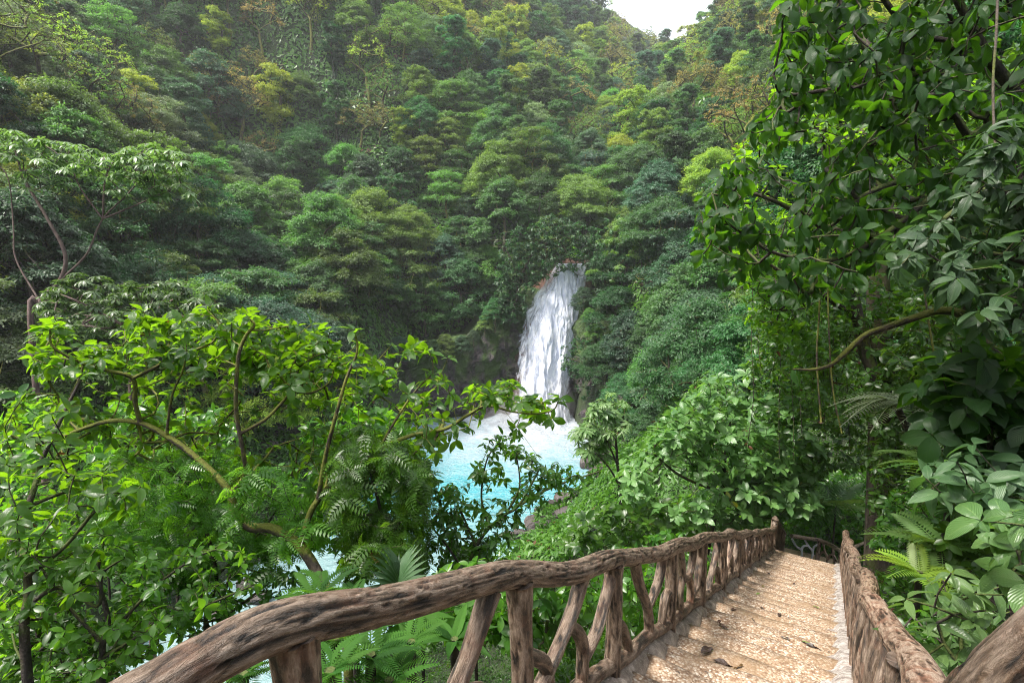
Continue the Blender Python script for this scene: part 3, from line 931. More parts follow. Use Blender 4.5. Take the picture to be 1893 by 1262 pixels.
while s_ < 13.9:
    i += 1
    kind = i % 4; q_ = float(np.interp(s_, [2, 5, 13], [1, .89, .80]))
    if kind == 0: limb('post', [rq(s_, 0.02), rq(s_, 0.5), rq(s_, 0.98 * q_)], [0.075, 0.06, 0.07], M_wood, rr_, 520 + i, 18, 0.03, 0.2)
    elif kind == 1: limb('baluster', [rq(s_ - .1, 0.1, -.03), rq(s_, 0.5, -.04), rq(s_ + .16, 0.97 * q_)], [0.05, 0.045, 0.05], M_wood, rr_, 520 + i, 14, 0.035, 0.22)
    elif kind == 2: limb('baluster', [rq(s_ + .12, 0.1, -.03), rq(s_ + .04, 0.45, -.045), rq(s_ - .12, 0.97 * q_)], [0.05, 0.045, 0.05], M_wood_pale, rr_, 520 + i, 14, 0.035, 0.22)
    else: limb('baluster', [rq(s_, 0.1), rq(s_ + .07, 0.4, -.04), rq(s_ - .02, 0.7, -.04), rq(s_ + 0.02, 0.97 * q_)], [0.05, 0.042, 0.045, 0.05], M_wood, rr_, 520 + i, 14, 0.035, 0.22)
    s_ += 0.27
# near end of the next rail, low right corner
nr = thing('near_rail_end', 'thick brown carved rail close to the viewer at the lower right corner', 'railing', tuple(at(1900, 1260, 0.85)))
limb('handrail', [at(2080, 1110, 0.74), at(1985, 1185, 0.76), at(1905, 1250, 0.80), at(1830, 1318, 0.86), at(1790, 1380, 0.95)], 0.062, M_wood, nr, 601, 44, 0.01, 0.2)
limb('post', [at(1985, 1190, 0.78), at(1985, 1190, 0.78) + np.array([0.01, 0, -0.5]), at(1985, 1190, 0.78) + np.array([0, 0, -0.92])], [0.07, 0.06, 0.08], M_wood, nr, 602, 24, 0.02, 0.2)

# --- fallen leaves lying on the treads
k = NT('dead_leaf')
rn2 = k.n('ObjectInfo').outputs['Random']
col = k.ramp(rn2, [(0.0, (0.035, 0.022, 0.018)), (0.6, (0.07, 0.035, 0.02)), (0.85, (0.16, 0.10, 0.03)), (1.0, (0.09, 0.16, 0.02))])
p = k.n('BsdfPrincipled', {'Base Color': col, 'Roughness': 0.45}); k.L(p.outputs[0], k.out.inputs[0]); M_dead = k.m
tl_ = leaf_tpl(0.34, 5, 0.35, 0.12, 0.45, 0.05, 0.06)
tl2 = leaf_tpl(0.16, 5, 0.45, 0.1, 0.5, 0.05, 0.09)
FLW = [(1300, 1217), (1345, 1241), (1478, 1190), (1440, 1143), (1500, 1197), (1330, 1165), (1395, 1152), (1412, 1128), (1515, 1127), (1525, 1092), (1455, 1045),
       (1485, 1052), (1430, 1068), (1412, 1091), (1405, 1100), (1470, 1080), (1488, 1075), (1530, 1110), (1375, 1235), (1310, 1130), (1350, 1134), (1420, 1063), (1540, 1100), (1460, 1188)]
for i, (x, y) in enumerate(FLW):
    r = FW + (x - 946.5) / F * np.array([1, 0, 0]) + (631 - y) / F * UP
    sdir = r[0] * SD[0] + r[1] * SD[1]
    t = 1.6 / -(r[2] + 0.367 * sdir)
    P = CAMP + r * t
    s_ = P[0] * SD[0] + P[1] * SD[1]; n_ = P[0] * SN[0] + P[1] * SN[1]
    kk = math.floor((s_ - S0) / RUN); smid = S0 + (kk + 0.5) * RUN; s_ = min(max(s_, smid - 0.10), smid + 0.08)
    P = np.array([s_ * SD[0] + n_ * SN[0], s_ * SD[1] + n_ * SN[1], stair_z(smid) + 0.022])
    a = random.uniform(0, 6.28) if i not in (2,) else -0.6
    mb = MB()
    T_ = tl2 if i in (1, 2, 6, 9, 18) else tl_
    size = random.uniform(0.06, 0.12) if i not in (0, 2) else 0.19
    for q in range(1 if i not in (0, 5, 10) else 3):
        place_leaves(mb, T_, [P + np.array([random.uniform(-.05, .05) * (q > 0), random.uniform(-.05, .05) * (q > 0), 0.008 * q])], [[math.cos(a + q), math.sin(a + q), 0.0]], [[0.1, 0.05, 1]], [size], [0.5])
    o = mb.build('fallen_leaf', M_dead, None, False)
    o.data.transform(Matrix.Translation(Vector(-P))); o.location = P
    c_ = 'beside the left kerb' if n_ < -0.8 else 'by the white strip' if n_ > -0.25 else 'in the middle of the tread'
    d_ = 'nearest' if s_ < 5 else 'middle' if s_ < 8 else 'farthest'
    setp(o, f"dark wet dead leaf {c_} on the {d_} steps", 'dead leaf', 'fallen leaves scattered on the stairs')

# ================================================================== FOLIAGE
G_soft = dict(rough=0.45, tf=0.35)
ML = {
 'mid':    leafmat('mid_green_leaf', (0.044, 0.107, 0.024), (0.122, 0.220, 0.049), (0.195, 0.390, 0.049)),
 'deep':   leafmat('deep_green_leaf', (0.024, 0.071, 0.027), (0.073, 0.159, 0.051), (0.085, 0.244, 0.049)),
 'blue':   leafmat('bluish_green_leaf', (0.037, 0.085, 0.046), (0.098, 0.177, 0.095), (0.073, 0.207, 0.073)),
 'pale':   leafmat('pale_grey_green_leaf', (0.104, 0.152, 0.076), (0.232, 0.293, 0.159), (0.244, 0.366, 0.110), 0.5),
 'lime':   leafmat('yellow_green_leaf', (0.091, 0.177, 0.022), (0.207, 0.305, 0.041), (0.415, 0.586, 0.049)),
 'ochre':  leafmat('ochre_leaf', (0.104, 0.110, 0.032), (0.244, 0.207, 0.067), (0.366, 0.317, 0.073), 0.6),
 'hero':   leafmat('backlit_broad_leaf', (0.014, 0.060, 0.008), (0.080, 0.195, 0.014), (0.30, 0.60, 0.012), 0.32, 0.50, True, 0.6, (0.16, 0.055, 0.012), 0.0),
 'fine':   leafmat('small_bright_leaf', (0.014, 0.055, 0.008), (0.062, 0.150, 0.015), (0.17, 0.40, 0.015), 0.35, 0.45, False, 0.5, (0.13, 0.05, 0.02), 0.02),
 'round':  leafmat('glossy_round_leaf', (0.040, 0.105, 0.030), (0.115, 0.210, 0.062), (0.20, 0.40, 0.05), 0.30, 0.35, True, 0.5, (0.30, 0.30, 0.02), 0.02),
 'dark':   leafmat('large_dark_leaf', (0.008, 0.026, 0.009), (0.024, 0.062, 0.014), (0.12, 0.32, 0.008), 0.42, 0.40, True, 0.3, (0.16, 0.11, 0.01), 0.0),  # canopy shade of the right bank put into a darker leaf colour
 'silver': leafmat('silvery_gloss_leaf', (0.020, 0.055, 0.020), (0.062, 0.115, 0.048), (0.12, 0.28, 0.04), 0.38, 0.3, True, 0.45, None, 0.0),
 'fern':   leafmat('fern_leaf', (0.040, 0.100, 0.022), (0.12, 0.20, 0.055), (0.22, 0.40, 0.03), 0.5, 0.35, False, 0.4, None, 0.02),
 'dim':    leafmat('thicket_leaf', (0.012, 0.042, 0.008), (0.045, 0.110, 0.014), (0.16, 0.34, 0.012), 0.38, 0.4, False, 0.5, (0.13, 0.05, 0.02), 0.02),
 'cecro':  leafmat('hand_shaped_leaf', (0.050, 0.110, 0.032), (0.13, 0.20, 0.075), (0.18, 0.34, 0.05), 0.4, 0.35, False, 0.5, None, 0.0),
 'matte':  leafmat('matte_fern_leaf', (0.016, 0.060, 0.010), (0.050, 0.130, 0.018), (0.14, 0.34, 0.012), 0.7, 0.4, False, 0.15, None, 0.0),
 'floor':  leafmat('undergrowth_leaf', (0.022, 0.070, 0.012), (0.075, 0.165, 0.026), (0.15, 0.36, 0.03), 0.42, 0.35, False, 0.5, (0.09, 0.05, 0.02), 0.0),
}
MB_bark = barkmat('grey_brown_bark', (0.15, 0.12, 0.095), (0.035, 0.026, 0.020), (0.10, 0.12, 0.02), 0.35)
MB_moss = barkmat('mossy_bark', (0.070, 0.050, 0.034), (0.016, 0.011, 0.008), (0.12, 0.13, 0.016), 0.75, 9)
MB_trunk = barkmat('tall_trunk_bark', (0.11, 0.085, 0.065), (0.022, 0.016, 0.012), (0.055, 0.065, 0.012), 0.45, 7)
MB_dark = barkmat('dark_bark', (0.050, 0.036, 0.028), (0.012, 0.009, 0.008), (0.06, 0.08, 0.012), 0.4, 10)
MB_red = barkmat('reddish_bark', (0.17, 0.12, 0.105), (0.07, 0.045, 0.045), None, 0.0, 8)
k = NT('moss_tuft')
rn_ = k.n('Attribute', attribute_name='rnd').outputs['Fac']
col = k.mix(rn_, (0.09, 0.085, 0.012), (0.23, 0.25, 0.022))
d1 = k.n('BsdfDiffuse', {'Color': col}); t1 = k.n('BsdfTranslucent', {'Color': col}); m1 = k.n('MixShader', {0: 0.4, 1: d1.outputs[0], 2: t1.outputs[0]})
k.L(m1.outputs[0], k.out.inputs[0]); M_moss = k.m


class Tree:
    """skeleton grown greedily toward target points"""
    def __init__(s): s.P = []; s.par = []; s.r0 = []; s.chains = []; s.tips = []; s.base = []
    def add_chain(s, pts, attach=-1, rad=None, per=6):
        P = spline(pts, per) if len(pts) > 1 else np.array(pts)
        idx = []; prev = attach
        if attach >= 0: idx.append(attach)
        for q, p in enumerate(P):
            if attach >= 0 and q == 0: continue
            s.P.append(p); s.par.append(prev); prev = len(s.P) - 1; idx.append(prev)
            s.r0.append(np.interp(q / (len(P) - 1), np.linspace(0, 1, len(rad)), rad) if rad is not None else 0.0)
        s.chains.append(idx); return idx
    def nearest(s, p):
        A = np.array(s.P); return int(np.argmin(((A - p) ** 2).sum(1)))
    def grow(s, targets, seg=0.35, sag=0.12, wob=0.10, zpen=0.0):
        T = np.array(targets)
        A = np.array(s.P)
        d0 = np.array([np.min(((A - t) ** 2).sum(1)) for t in T])
        cap_ = len(A) + 64 * len(T) + 10
        buf = np.zeros((cap_, 3)); n = len(A); buf[:n] = A
        for ti in np.argsort(d0):
            t = T[ti]
            dv = buf[:n] - t
            cost = (dv ** 2).sum(1) * (1 + zpen * (dv[:, 2] > 0))
            j = int(np.argmin(cost)); a = buf[j]
            d = np.linalg.norm(t - a)
            if d < 1e-3: continue
            m = int(min(max(2, round(d / seg)), 12))
            pj = s.par[j]
            pd = nrm(a - buf[pj]) if pj >= 0 else np.array([0, 0, 1.0])
            side = rng.normal(0, 1, 3) * wob * d
            idx = [j]; prev = j
            for q in range(1, m + 1):
                u = q / m
                p = a + (t - a) * u + (pd * 0.35 * d * u * (1 - u) ** 2 * 1.6) + side * u * (1 - u) + np.array([0, 0, -sag * d * 4 * u * (1 - u) * 0.5])
                if q == m: p = t
                buf[n] = p; s.P.append(p.copy()); s.par.append(prev); s.r0.append(0.0); prev = n; idx.append(n); n += 1
            s.chains.append(idx); s.tips.append(prev)
    def radii(s, rtip=0.01, ex=0.5, rmax=1e9):
        n = len(s.P); cnt = np.zeros(n)
        child = np.zeros(n, int)
        for i in range(n):
            if s.par[i] >= 0: child[s.par[i]] += 1
        cnt[child == 0] = 1
        for i in range(n - 1, -1, -1):
            if s.par[i] >= 0: cnt[s.par[i]] += cnt[i]
        r = rtip * np.maximum(cnt, 1) ** ex
        r = np.minimum(r, rmax)
        r0 = np.array(s.r0)
        s.r = np.where(r0 > 0, r0, r)
        # a twig is never thicker than what carries it
        for i in range(n):
            if s.par[i] >= 0 and r0[i] == 0: s.r[i] = min(s.r[i], s.r[s.par[i]])
        return s.r
    def mesh(s, mb, sides=5, rmin=0.0):
        P = np.array(s.P)
        for c in s.chains:
            if len(c) < 2: continue
            rr = s.r[c].copy()
            if len(c) > 2 and s.r0[c[1]] == 0: rr[0] = min(rr[0], rr[1] * 1.25)
            if rr.max() < rmin: continue
            sd = sides if rr.max() < 0.05 * 4 else sides + 3
            tube(mb, P[c], rr, sd, False, None, random.random())


def finish_crown(mb, parent, mat, name='foliage', smooth=False):
    return mb.build(name, mat, parent, smooth)


# ------------------------------------------------------------------ forest tree prototypes
def clump_leaves(mb, c, r, n, size, tpl, flat=0.6, droop=0.35, rmin=0.55):
    """leafy sprays radiating from one clump, leaves along the outer part of each spray"""
    ns = max(5, n // 14)
    sd_ = rand_dirs(ns, -0.35, 1)
    sl = r * rng.uniform(0.65, 1.3, ns)
    k_ = rng.integers(0, ns, n)
    u = rng.uniform(0.35, 1.0, n) ** 0.8
    d = sd_[k_]
    P = c + d * (sl[k_] * u)[:, None] * np.array([1, 1, flat]) + rng.normal(0, 0.13 * r, (n, 3)) * np.array([1, 1, 0.55]) - np.array([0, 0, 1]) * (u ** 2 * 0.18 * r)[:, None]
    N = nrm(d * np.array([1, 1, 0.8]) * 0.6 + np.array([0, 0, 1.0]) + rng.normal(0, 0.38, (n, 3)))
    a = rng.normal(0, 1, (n, 3)); D = nrm(a - N * (a * N).sum(1)[:, None] + d * 0.8 + np.array([0, 0, -droop]))
    tone = rng.uniform(0, 0.35, ns)[k_]
    place_leaves(mb, tpl, P, D, N, size * rng.uniform(0.55, 1.3, n), np.clip(rng.beta(2, 2, n) * 0.65 + tone, 0, 0.97))


def proto_tree(name, seed, H, Rr, kind, mat, bark, nclump=34, per=330, leaf=0.30, tpl=TP_FAR, label='x', cat='tree'):
    global rng
    rng = np.random.default_rng(seed); random.seed(seed)
    root = thing(name, label, cat)
    T = Tree()
    lean = rng.normal(0, 0.07, 2)
    th = H * (0.45 if kind != 'tall' else 0.62)
    tp = [np.array([0, 0, -2.5]), np.array([0, 0, 0.3])] + [np.array([lean[0] * th * q + rng.normal(0, .12), lean[1] * th * q + rng.normal(0, .12), th * q]) for q in (0.35, 0.7, 1.0)]
    r0 = 0.024 * H
    T.add_chain(tp, -1, [r0 * 1.5, r0, r0 * 0.85, r0 * 0.7])
    top = tp[-1]
    clumps = []
    if kind == 'dome':
        for q in range(nclump):
            u = math.sqrt(rng.uniform(0.0, 1)); a = q * 2.39996 + rng.normal(0, 0.3)
            z = th * 0.72 + (H - th * 0.72) * (1 - u ** 2.2) * rng.uniform(0.78, 1.0) - rng.uniform(0, 1.1) * u
            clumps.append((np.array([top[0] + u * Rr * math.cos(a) * rng.uniform(.85, 1.1), top[1] + u * Rr * math.sin(a), z]), Rr * rng.uniform(0.20, 0.34)))
        for q in range(nclump // 3):        # skirts
            a = rng.uniform(0, 6.28); u = rng.uniform(0.6, 1.0)
            clumps.append((np.array([u * Rr * math.cos(a), u * Rr * math.sin(a), th * rng.uniform(0.25, 0.75)]), Rr * rng.uniform(0.15, 0.26)))
    elif kind == 'layer':
        for q in range(nclump):
            lay = rng.integers(0, 4); a = rng.uniform(0, 6.28); u = math.sqrt(rng.uniform(0.02, 1))
            rl_ = Rr * (1.0 - 0.17 * lay)
            clumps.append((np.array([u * rl_ * math.cos(a), u * rl_ * math.sin(a), th * 0.75 + (H - th * 0.75) * lay / 3.2 + rng.normal(0, 0.25) - u * 0.6]), Rr * rng.uniform(0.16, 0.27)))
    elif kind == 'tall':
        for q in range(nclump):
            u = rng.uniform(0, 1) ** 0.7; a = rng.uniform(0, 6.28)
            z = H * (0.30 + 0.68 * rng.uniform(0, 1))
            w_ = Rr * (0.45 + 0.55 * math.sin(math.pi * min(1, (z / H - 0.2) * 1.2)))
            clumps.append((np.array([u * w_ * math.cos(a), u * w_ * math.sin(a), z]), Rr * rng.uniform(0.2, 0.34)))
    elif kind == 'sparse':
        for q in range(nclump):
            u = math.sqrt(rng.uniform(0.05, 1)); a = rng.uniform(0, 6.28)
            z = th * 0.8 + (H - th * 0.8) * (1 - u ** 2 * 0.6) * rng.uniform(0.6, 1.0)
            clumps.append((np.array([u * Rr * math.cos(a), u * Rr * math.sin(a), z]), Rr * rng.uniform(0.12, 0.2)))
    cc = np.array([c for c, _ in clumps])
    T.grow(cc, 0.7, 0.1, 0.22, 1.5)
    ext = []
    for c, r in clumps:
        for q in range(3 if kind != 'sparse' else 6): ext.append(c + rand_dirs(1, -0.2, 1)[0] * r * (0.75 if kind != 'sparse' else 1.25) * np.array([1, 1, 0.7]))
    T.grow(ext, 0.5, 0.05, 0.2)
    T.radii(0.016 if kind != 'sparse' else 0.022, 0.47)
    mb = MB(); T.mesh(mb, 5)
    mb.build('trunk', bark, root)
    mb = MB()
    for c, r in clumps:
        if tpl is TP_PALMFAR:
            n = max(6, int(per * (r / (Rr * 0.26)) ** 2))
            clump_leaves(mb, c, r, n, leaf, tpl, 0.45, 0.05, 0.6)
        else:
            clump_leaves(mb, c, r, max(10, int(per * (r / (Rr * 0.26)) ** 2)), leaf, tpl, 0.62 if kind != 'layer' else 0.38)
    if kind == 'tall':      # climbers hanging on the trunk
        z = rng.uniform(0.0, th * 0.9, 1500); a = rng.uniform(0, 6.28, 1500); q = rng.uniform(0.3, 0.85, 1500) * (1 + 0.5 * np.sin(z * 1.7))
        P = np.stack([np.cos(a) * q, np.sin(a) * q, z], -1)
        place_leaves(mb, tpl, P, nrm(np.stack([np.cos(a), np.sin(a), -1.2 + 0 * a], -1)), np.stack([np.cos(a), np.sin(a), 0.6 + 0 * a], -1), leaf * rng.uniform(0.7, 1.2, 1500), rng.uniform(0, 0.6, 1500))
    mb.build('crown', mat, root, False)
    return root


MVAR = {}
def crown_data(me, mat):
    key = (me.name, mat.name)
    base = me.name
    if me.materials[0] == mat: return me
    if key not in MVAR:
        m2 = me.copy(); m2.materials[0] = mat; MVAR[key] = m2
    return MVAR[key]


def copy_tree(o, loc, rz, s, label=None, group=None, mats=None):
    r = o.copy(); C.objects.link(r); r.location = loc; r.rotation_euler = (0, 0, rz); r.scale = s
    if label: r['label'] = label
    if group: r['group'] = group
    for ch in o.children:
        c = ch.copy(); C.objects.link(c); c.parent = r
        if mats and ch.name.startswith('crown'):
            c.data = crown_data(CROWN0[ch.name], mats)
        for g in ch.children:
            d = g.copy(); C.objects.link(d); d.parent = c
    return r


PR = {}
PR['dome1'] = proto_tree('forest_tree', 101, 10, 5.0, 'dome', ML['mid'], MB_bark, 56, 420, 0.29)
PR['dome2'] = proto_tree('dense_tree', 102, 9, 5.2, 'dome', ML['deep'], MB_dark, 64, 420, 0.26)
PR['dome3'] = proto_tree('bushy_tree', 103, 11, 4.4, 'dome', ML['blue'], MB_bark, 50, 380, 0.31)
PR['layer1'] = proto_tree('layered_tree', 104, 9, 5.2, 'layer', ML['mid'], MB_moss, 80, 260, 0.29)
PR['layer2'] = proto_tree('layered_tree', 105, 10, 5.6, 'layer', ML['pale'], MB_moss, 76, 240, 0.27)
PR['tall1'] = proto_tree('slender_tree', 106, 14, 3.2, 'tall', ML['blue'], MB_dark, 52, 300, 0.29)
PR['tall2'] = proto_tree('slender_tree', 107, 13, 3.6, 'tall', ML['mid'], MB_dark, 44, 300, 0.27)
PR['sparse1'] = proto_tree('mossy_tree', 108, 12, 4.6, 'sparse', ML['ochre'], MB_moss, 56, 80, 0.25)
PR['sparse2'] = proto_tree('mossy_tree', 109, 13, 4.2, 'sparse', ML['lime'], MB_moss, 50, 110, 0.25)
PR['palm1'] = proto_tree('umbrella_leaf_tree', 110, 9, 4.6, 'layer', ML['mid'], MB_bark, 56, 26, 0.80, TP_PALMFAR)
PR['dome4'] = proto_tree('small_leaf_tree', 111, 8, 4.2, 'dome', ML['lime'], MB_bark, 50, 480, 0.20)
CROWN0 = {}
for r_ in PR.values():
    for ch in r_.children:
        if ch.name.startswith('crown'): CROWN0[ch.name] = ch.data
    r_.location = (0, 0, -500)

KDESC = {'dome1': 'broad rounded', 'dome2': 'dense low-domed', 'dome3': 'bushy upright', 'layer1': 'flat-layered', 'layer2': 'spreading layered', 'tall1': 'tall vine-draped',
         'tall2': 'slender leafy', 'sparse1': 'sparse mossy-limbed', 'sparse2': 'thinly leaved mossy', 'palm1': 'umbrella-leaved', 'dome4': 'small-leaved round'}
CDESC = {'mid': 'mid green', 'deep': 'dark green', 'blue': 'bluish green', 'pale': 'pale grey-green', 'lime': 'yellow-green', 'ochre': 'ochre-brown'}


def region(px, py):
    if py < 190: r = 'high on the hillside'
    elif py < 380: r = 'halfway up the hillside'
    elif py < 560: r = 'low on the valley side'
    else: r = 'near the pool bank'
    if px < 330: c = 'at the far left'
    elif px < 640: c = 'left of the cliff'
    elif px < 930: c = 'above the mossy cliff'
    elif px < 1080: c = 'above the waterfall'
    elif px < 1300: c = 'below the sky gap'
    else: c = 'on the right slope'
    return r, c


LABN = {}
FIRST = {}
def plant(kind, P, rz, s, mat=None, label=None, group=None, zs=None):
    src = PR[kind]
    mk = mat or {'dome1': 'mid', 'dome2': 'deep', 'dome3': 'blue', 'layer1': 'mid', 'layer2': 'pale', 'tall1': 'blue', 'tall2': 'mid', 'sparse1': 'ochre', 'sparse2': 'lime', 'palm1': 'mid', 'dome4': 'lime'}[kind]
    H = src.children and 10
    if label is None:
        px, py, t = proj(np.array(P) + np.array([0, 0, 8 * s]))
        r, c = region(px, py)
        szw = 'small ' if s < 0.85 else 'large ' if s > 1.03 else ''
        label = f"{szw}{KDESC[kind]} {CDESC[mk]} tree {r}, {c}"
        LABN[label] = LABN.get(label, 0) + 1
        group = f"{szw}{KDESC[kind]} {CDESC[mk]} trees {r}, {c}"
    sc3 = (s, s, s * (zs or 1))
    if kind not in FIRST:
        FIRST[kind] = src
        o = src; o.location = P; o.rotation_euler = (0, 0, rz); o.scale = sc3; o['label'] = label
        if group: o['group'] = group
        for ch in o.children:
            if ch.name.startswith('crown'): ch.data = crown_data(CROWN0[ch.name], ML[mk])
        return o
    return copy_tree(src, P, rz, sc3, label, group, ML[mk])


# --- the forest on the slopes, from far to near
rf = np.random.default_rng(5)
cand = []
for t_ in range(72000):
    a = rf.uniform(-1.12, 0.80); y = 26 + 250 * rf.uniform(0, 1) ** 1.3; x = a * y * 1.06
    cand.append((x, y))
cand = np.array(cand)
zc = tz(cand[:, 0], cand[:, 1]); Dc = poly_dist(cand[:, 0], cand[:, 1])
acc = []
cell = {}
TREES = []
def blocked(x, y, z):
    # keep the view of the cliff, the falls and the near scene clear
    px, py, t = proj(np.array([x, y, z + 5.0]))
    px0, py0, t0 = proj(np.array([x, y, z]))
    if t < 20: return True
    if y < 34 and x > -22: return True
    if x < 12 and y < 44 and x > -20: return True
    if 930 < px < 1150 and 430 < py0 and y < 88: return True
    if 600 < px < 960 and y < 86 and z < 16: return True
    if 940 < px < 1140 and y < 100 and py < 500 and py0 > 430: return True
    if x > 6 and px < 1200 and y < 74: return True
    if px < 1330 and py0 > 800: return True
    return False
for (x, y), z, D in zip(cand, zc, Dc):
    if D < 3.2: continue
    px, py, t = proj(np.array([x, y, z + 6.0]))
    if px < -430 or px > 1960 or py < -330: continue
    if blocked(x, y, z): continue
    sp0 = 4.5 + 0.010 * y
    ok = True
    ci, cj = int(x // 8), int(y // 8)
    for di in (-1, 0, 1):
        for dj in (-1, 0, 1):
            for (qx, qy, qz) in cell.get((ci + di, cj + dj), []):
                if (qx - x) ** 2 + (qy - y) ** 2 + 0.8 * (qz - z) ** 2 < sp0 ** 2: ok = False; break
            if not ok: break
        if not ok: break
    if not ok: continue
    cell.setdefault((ci, cj), []).append((x, y, z))
    TREES.append((x, y, z, px, py, t))
print('forest trees', len(TREES))
random.seed(21)
for (x, y, z, px, py, t) in TREES:
    high = py < 260
    r = random.random()
    if high:
        kd = random.choices(['dome1', 'dome3', 'layer1', 'layer2', 'tall1', 'tall2', 'sparse1', 'sparse2', 'dome4', 'dome2'], [10, 9, 8, 6, 14, 12, 13, 14, 8, 6])[0]
    else:
        kd = random.choices(['dome1', 'dome2', 'dome3', 'layer1', 'layer2', 'tall1', 'sparse1', 'palm1', 'dome4', 'tall2'], [16, 17, 12, 13, 6, 4, 3, 10, 7, 3])[0]
    mats = {'dome1': ['mid', 'deep', 'lime', 'pale'], 'dome2': ['deep', 'blue', 'mid'], 'dome3': ['blue', 'mid', 'deep'], 'layer1': ['mid', 'deep', 'blue'], 'layer2': ['pale', 'mid'],
            'tall1': ['blue', 'deep'], 'tall2': ['mid', 'lime'], 'sparse1': ['ochre', 'lime'], 'sparse2': ['lime', 'ochre', 'mid'], 'palm1': ['mid', 'deep'], 'dome4': ['lime', 'mid', 'pale']}[kd]
    mk = random.choice(mats)
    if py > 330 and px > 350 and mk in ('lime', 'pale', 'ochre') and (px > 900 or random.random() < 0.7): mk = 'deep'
    s = random.uniform(0.72, 1.15) * (1.0 if t < 140 else 1.12)
    if D < 6: s *= 0.8
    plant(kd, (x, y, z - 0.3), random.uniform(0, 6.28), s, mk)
print('labels', len(LABN), max(LABN.values()))

# --- trees placed round the falls: found where the sight line meets ground + crown height
HC = {'dome1': 6.8, 'dome2': 6.0, 'dome3': 7.2, 'layer1': 6.5, 'layer2': 7.0, 'tall1': 9.5, 'tall2': 8.5, 'sparse1': 9.0, 'sparse2': 9.5, 'palm1': 6.5, 'dome4': 5.4}
def plant_at(px, py, kind, s, mk, label, t0=25, t1=200):
    ts = np.arange(t0, t1, 0.5)
    P = np.array([at(px, py, t) for t in ts])
    g = tz(P[:, 0], P[:, 1]) + HC[kind] * s - P[:, 2]
    hit = np.where((g[1:] > 0) & (g[:-1] <= 0))[0]
    i = hit[0] + 1 if len(hit) else int(np.argmin(np.abs(g)))
    x, y = P[i, :2]
    return plant(kind, (x, y, P[i, 2] - HC[kind] * s), random.uniform(0, 6.28), s, mk, label)


AROUND = [
 (785, 545, 'dome1', .85, 'mid', 'bright green domed tree hanging over the dark cliff left of the waterfall', 60),
 (700, 500, 'dome2', .8, 'deep', 'dark tree at the cliff top behind the bright domed tree', 60),
 (880, 480, 'dome2', .85, 'deep', 'shadowy dark tree at the cliff top just left of the falls', 70),
 (925, 545, 'layer1', .55, 'deep', 'small dark overhanging tree on the mossy cliff beside the falls', 70),
 (965, 470, 'layer1', .75, 'mid', 'olive branched tree leaning over the left lip of the waterfall', 76),
 (1010, 425, 'layer1', .8, 'mid', 'tree whose boughs arch across the top of the waterfall', 78),
 (1090, 395, 'dome3', 1.0, 'pale', 'glossy silvery-leaved tree standing right above the waterfall crest', 80),
 (930, 300, 'dome1', 1.05, 'mid', 'large rounded lit tree on the slope above the falls', 85),
 (1150, 480, 'dome2', .8, 'deep', 'dark tree crowding the right lip of the waterfall', 70),
 (1135, 560, 'dome2', .7, 'deep', 'dark green tree on the rock right beside the waterfall', 64),
 (1120, 655, 'dome2', .62, 'deep', 'leafy tree leaning over the foot of the waterfall from the right', 62),
 (1175, 620, 'dome3', .8, 'blue', 'bluish tree in shade right of the waterfall', 60),
 (1165, 720, 'dome2', .6, 'deep', 'low dark tree above the right pool bank', 55),
 (1250, 560, 'dome1', .8, 'mid', 'mid green dense tree right of the waterfall on the steep bank', 55),
 (1270, 470, 'dome2', .9, 'blue', 'dense bluish tree up the bank right of the waterfall crest', 55),
 (1230, 400, 'dome2', .9, 'deep', 'dark tree mass above the right bank of the falls', 60),
 (1240, 660, 'dome1', .75, 'mid', 'light rounded tree on the right bank above the pool', 50),
 (1320, 560, 'dome1', .7, 'mid', 'leafy tree behind the yellow-edged big-leaved tree', 45),
 (1330, 660, 'dome2', .7, 'deep', 'dark tree behind the glossy round-leaved shrub', 42),
 (1210, 770, 'dome1', .45, 'deep', 'small dark bush tree low on the right pool bank', 45),
 (560, 520, 'dome1', .8, 'mid', 'layered green tree above the left end of the cliff', 50),
 (470, 470, 'dome2', .9, 'deep', 'broad dark tree on the left bank below the hillside', 50),
 (620, 640, 'dome2', .6, 'deep', 'dark bushy tree at the left end of the cliff', 55),
 (420, 600, 'dome2', .7, 'deep', 'shaded tree behind the leafy mossy tree', 40),
 (300, 520, 'dome1', .8, 'mid', 'green rounded tree on the near left bank', 34),
 (80, 150, 'layer2', .9, 'pale', 'pale silvery spreading tree up on the far left slope', 60),
 (60, 215, 'dome4', 1.1, 'lime', 'bright yellow-green tree at the far left edge', 45),
 (150, 130, 'layer2', 1.0, 'pale', 'large pale grey-green spreading tree on the left slope', 60),
 (400, 130, 'sparse1', 1.0, 'ochre', 'ochre sparse tree with mossy forked limbs on the left slope', 60),
 (700, 210, 'sparse1', .8, 'ochre', 'bare-twigged ochre tree in the middle of the hillside', 80),
 (1010, 95, 'sparse2', 1.2, 'lime', 'bright lime tree leaning out below the skyline', 90),
 (950, 190, 'tall1', 1.1, 'deep', 'dark vine-covered leaning tree above the waterfall slope', 90),
]
for px, py, kd, s, mk, lab, t0 in AROUND:
    plant_at(px, py, kd, s, mk, lab, t0)
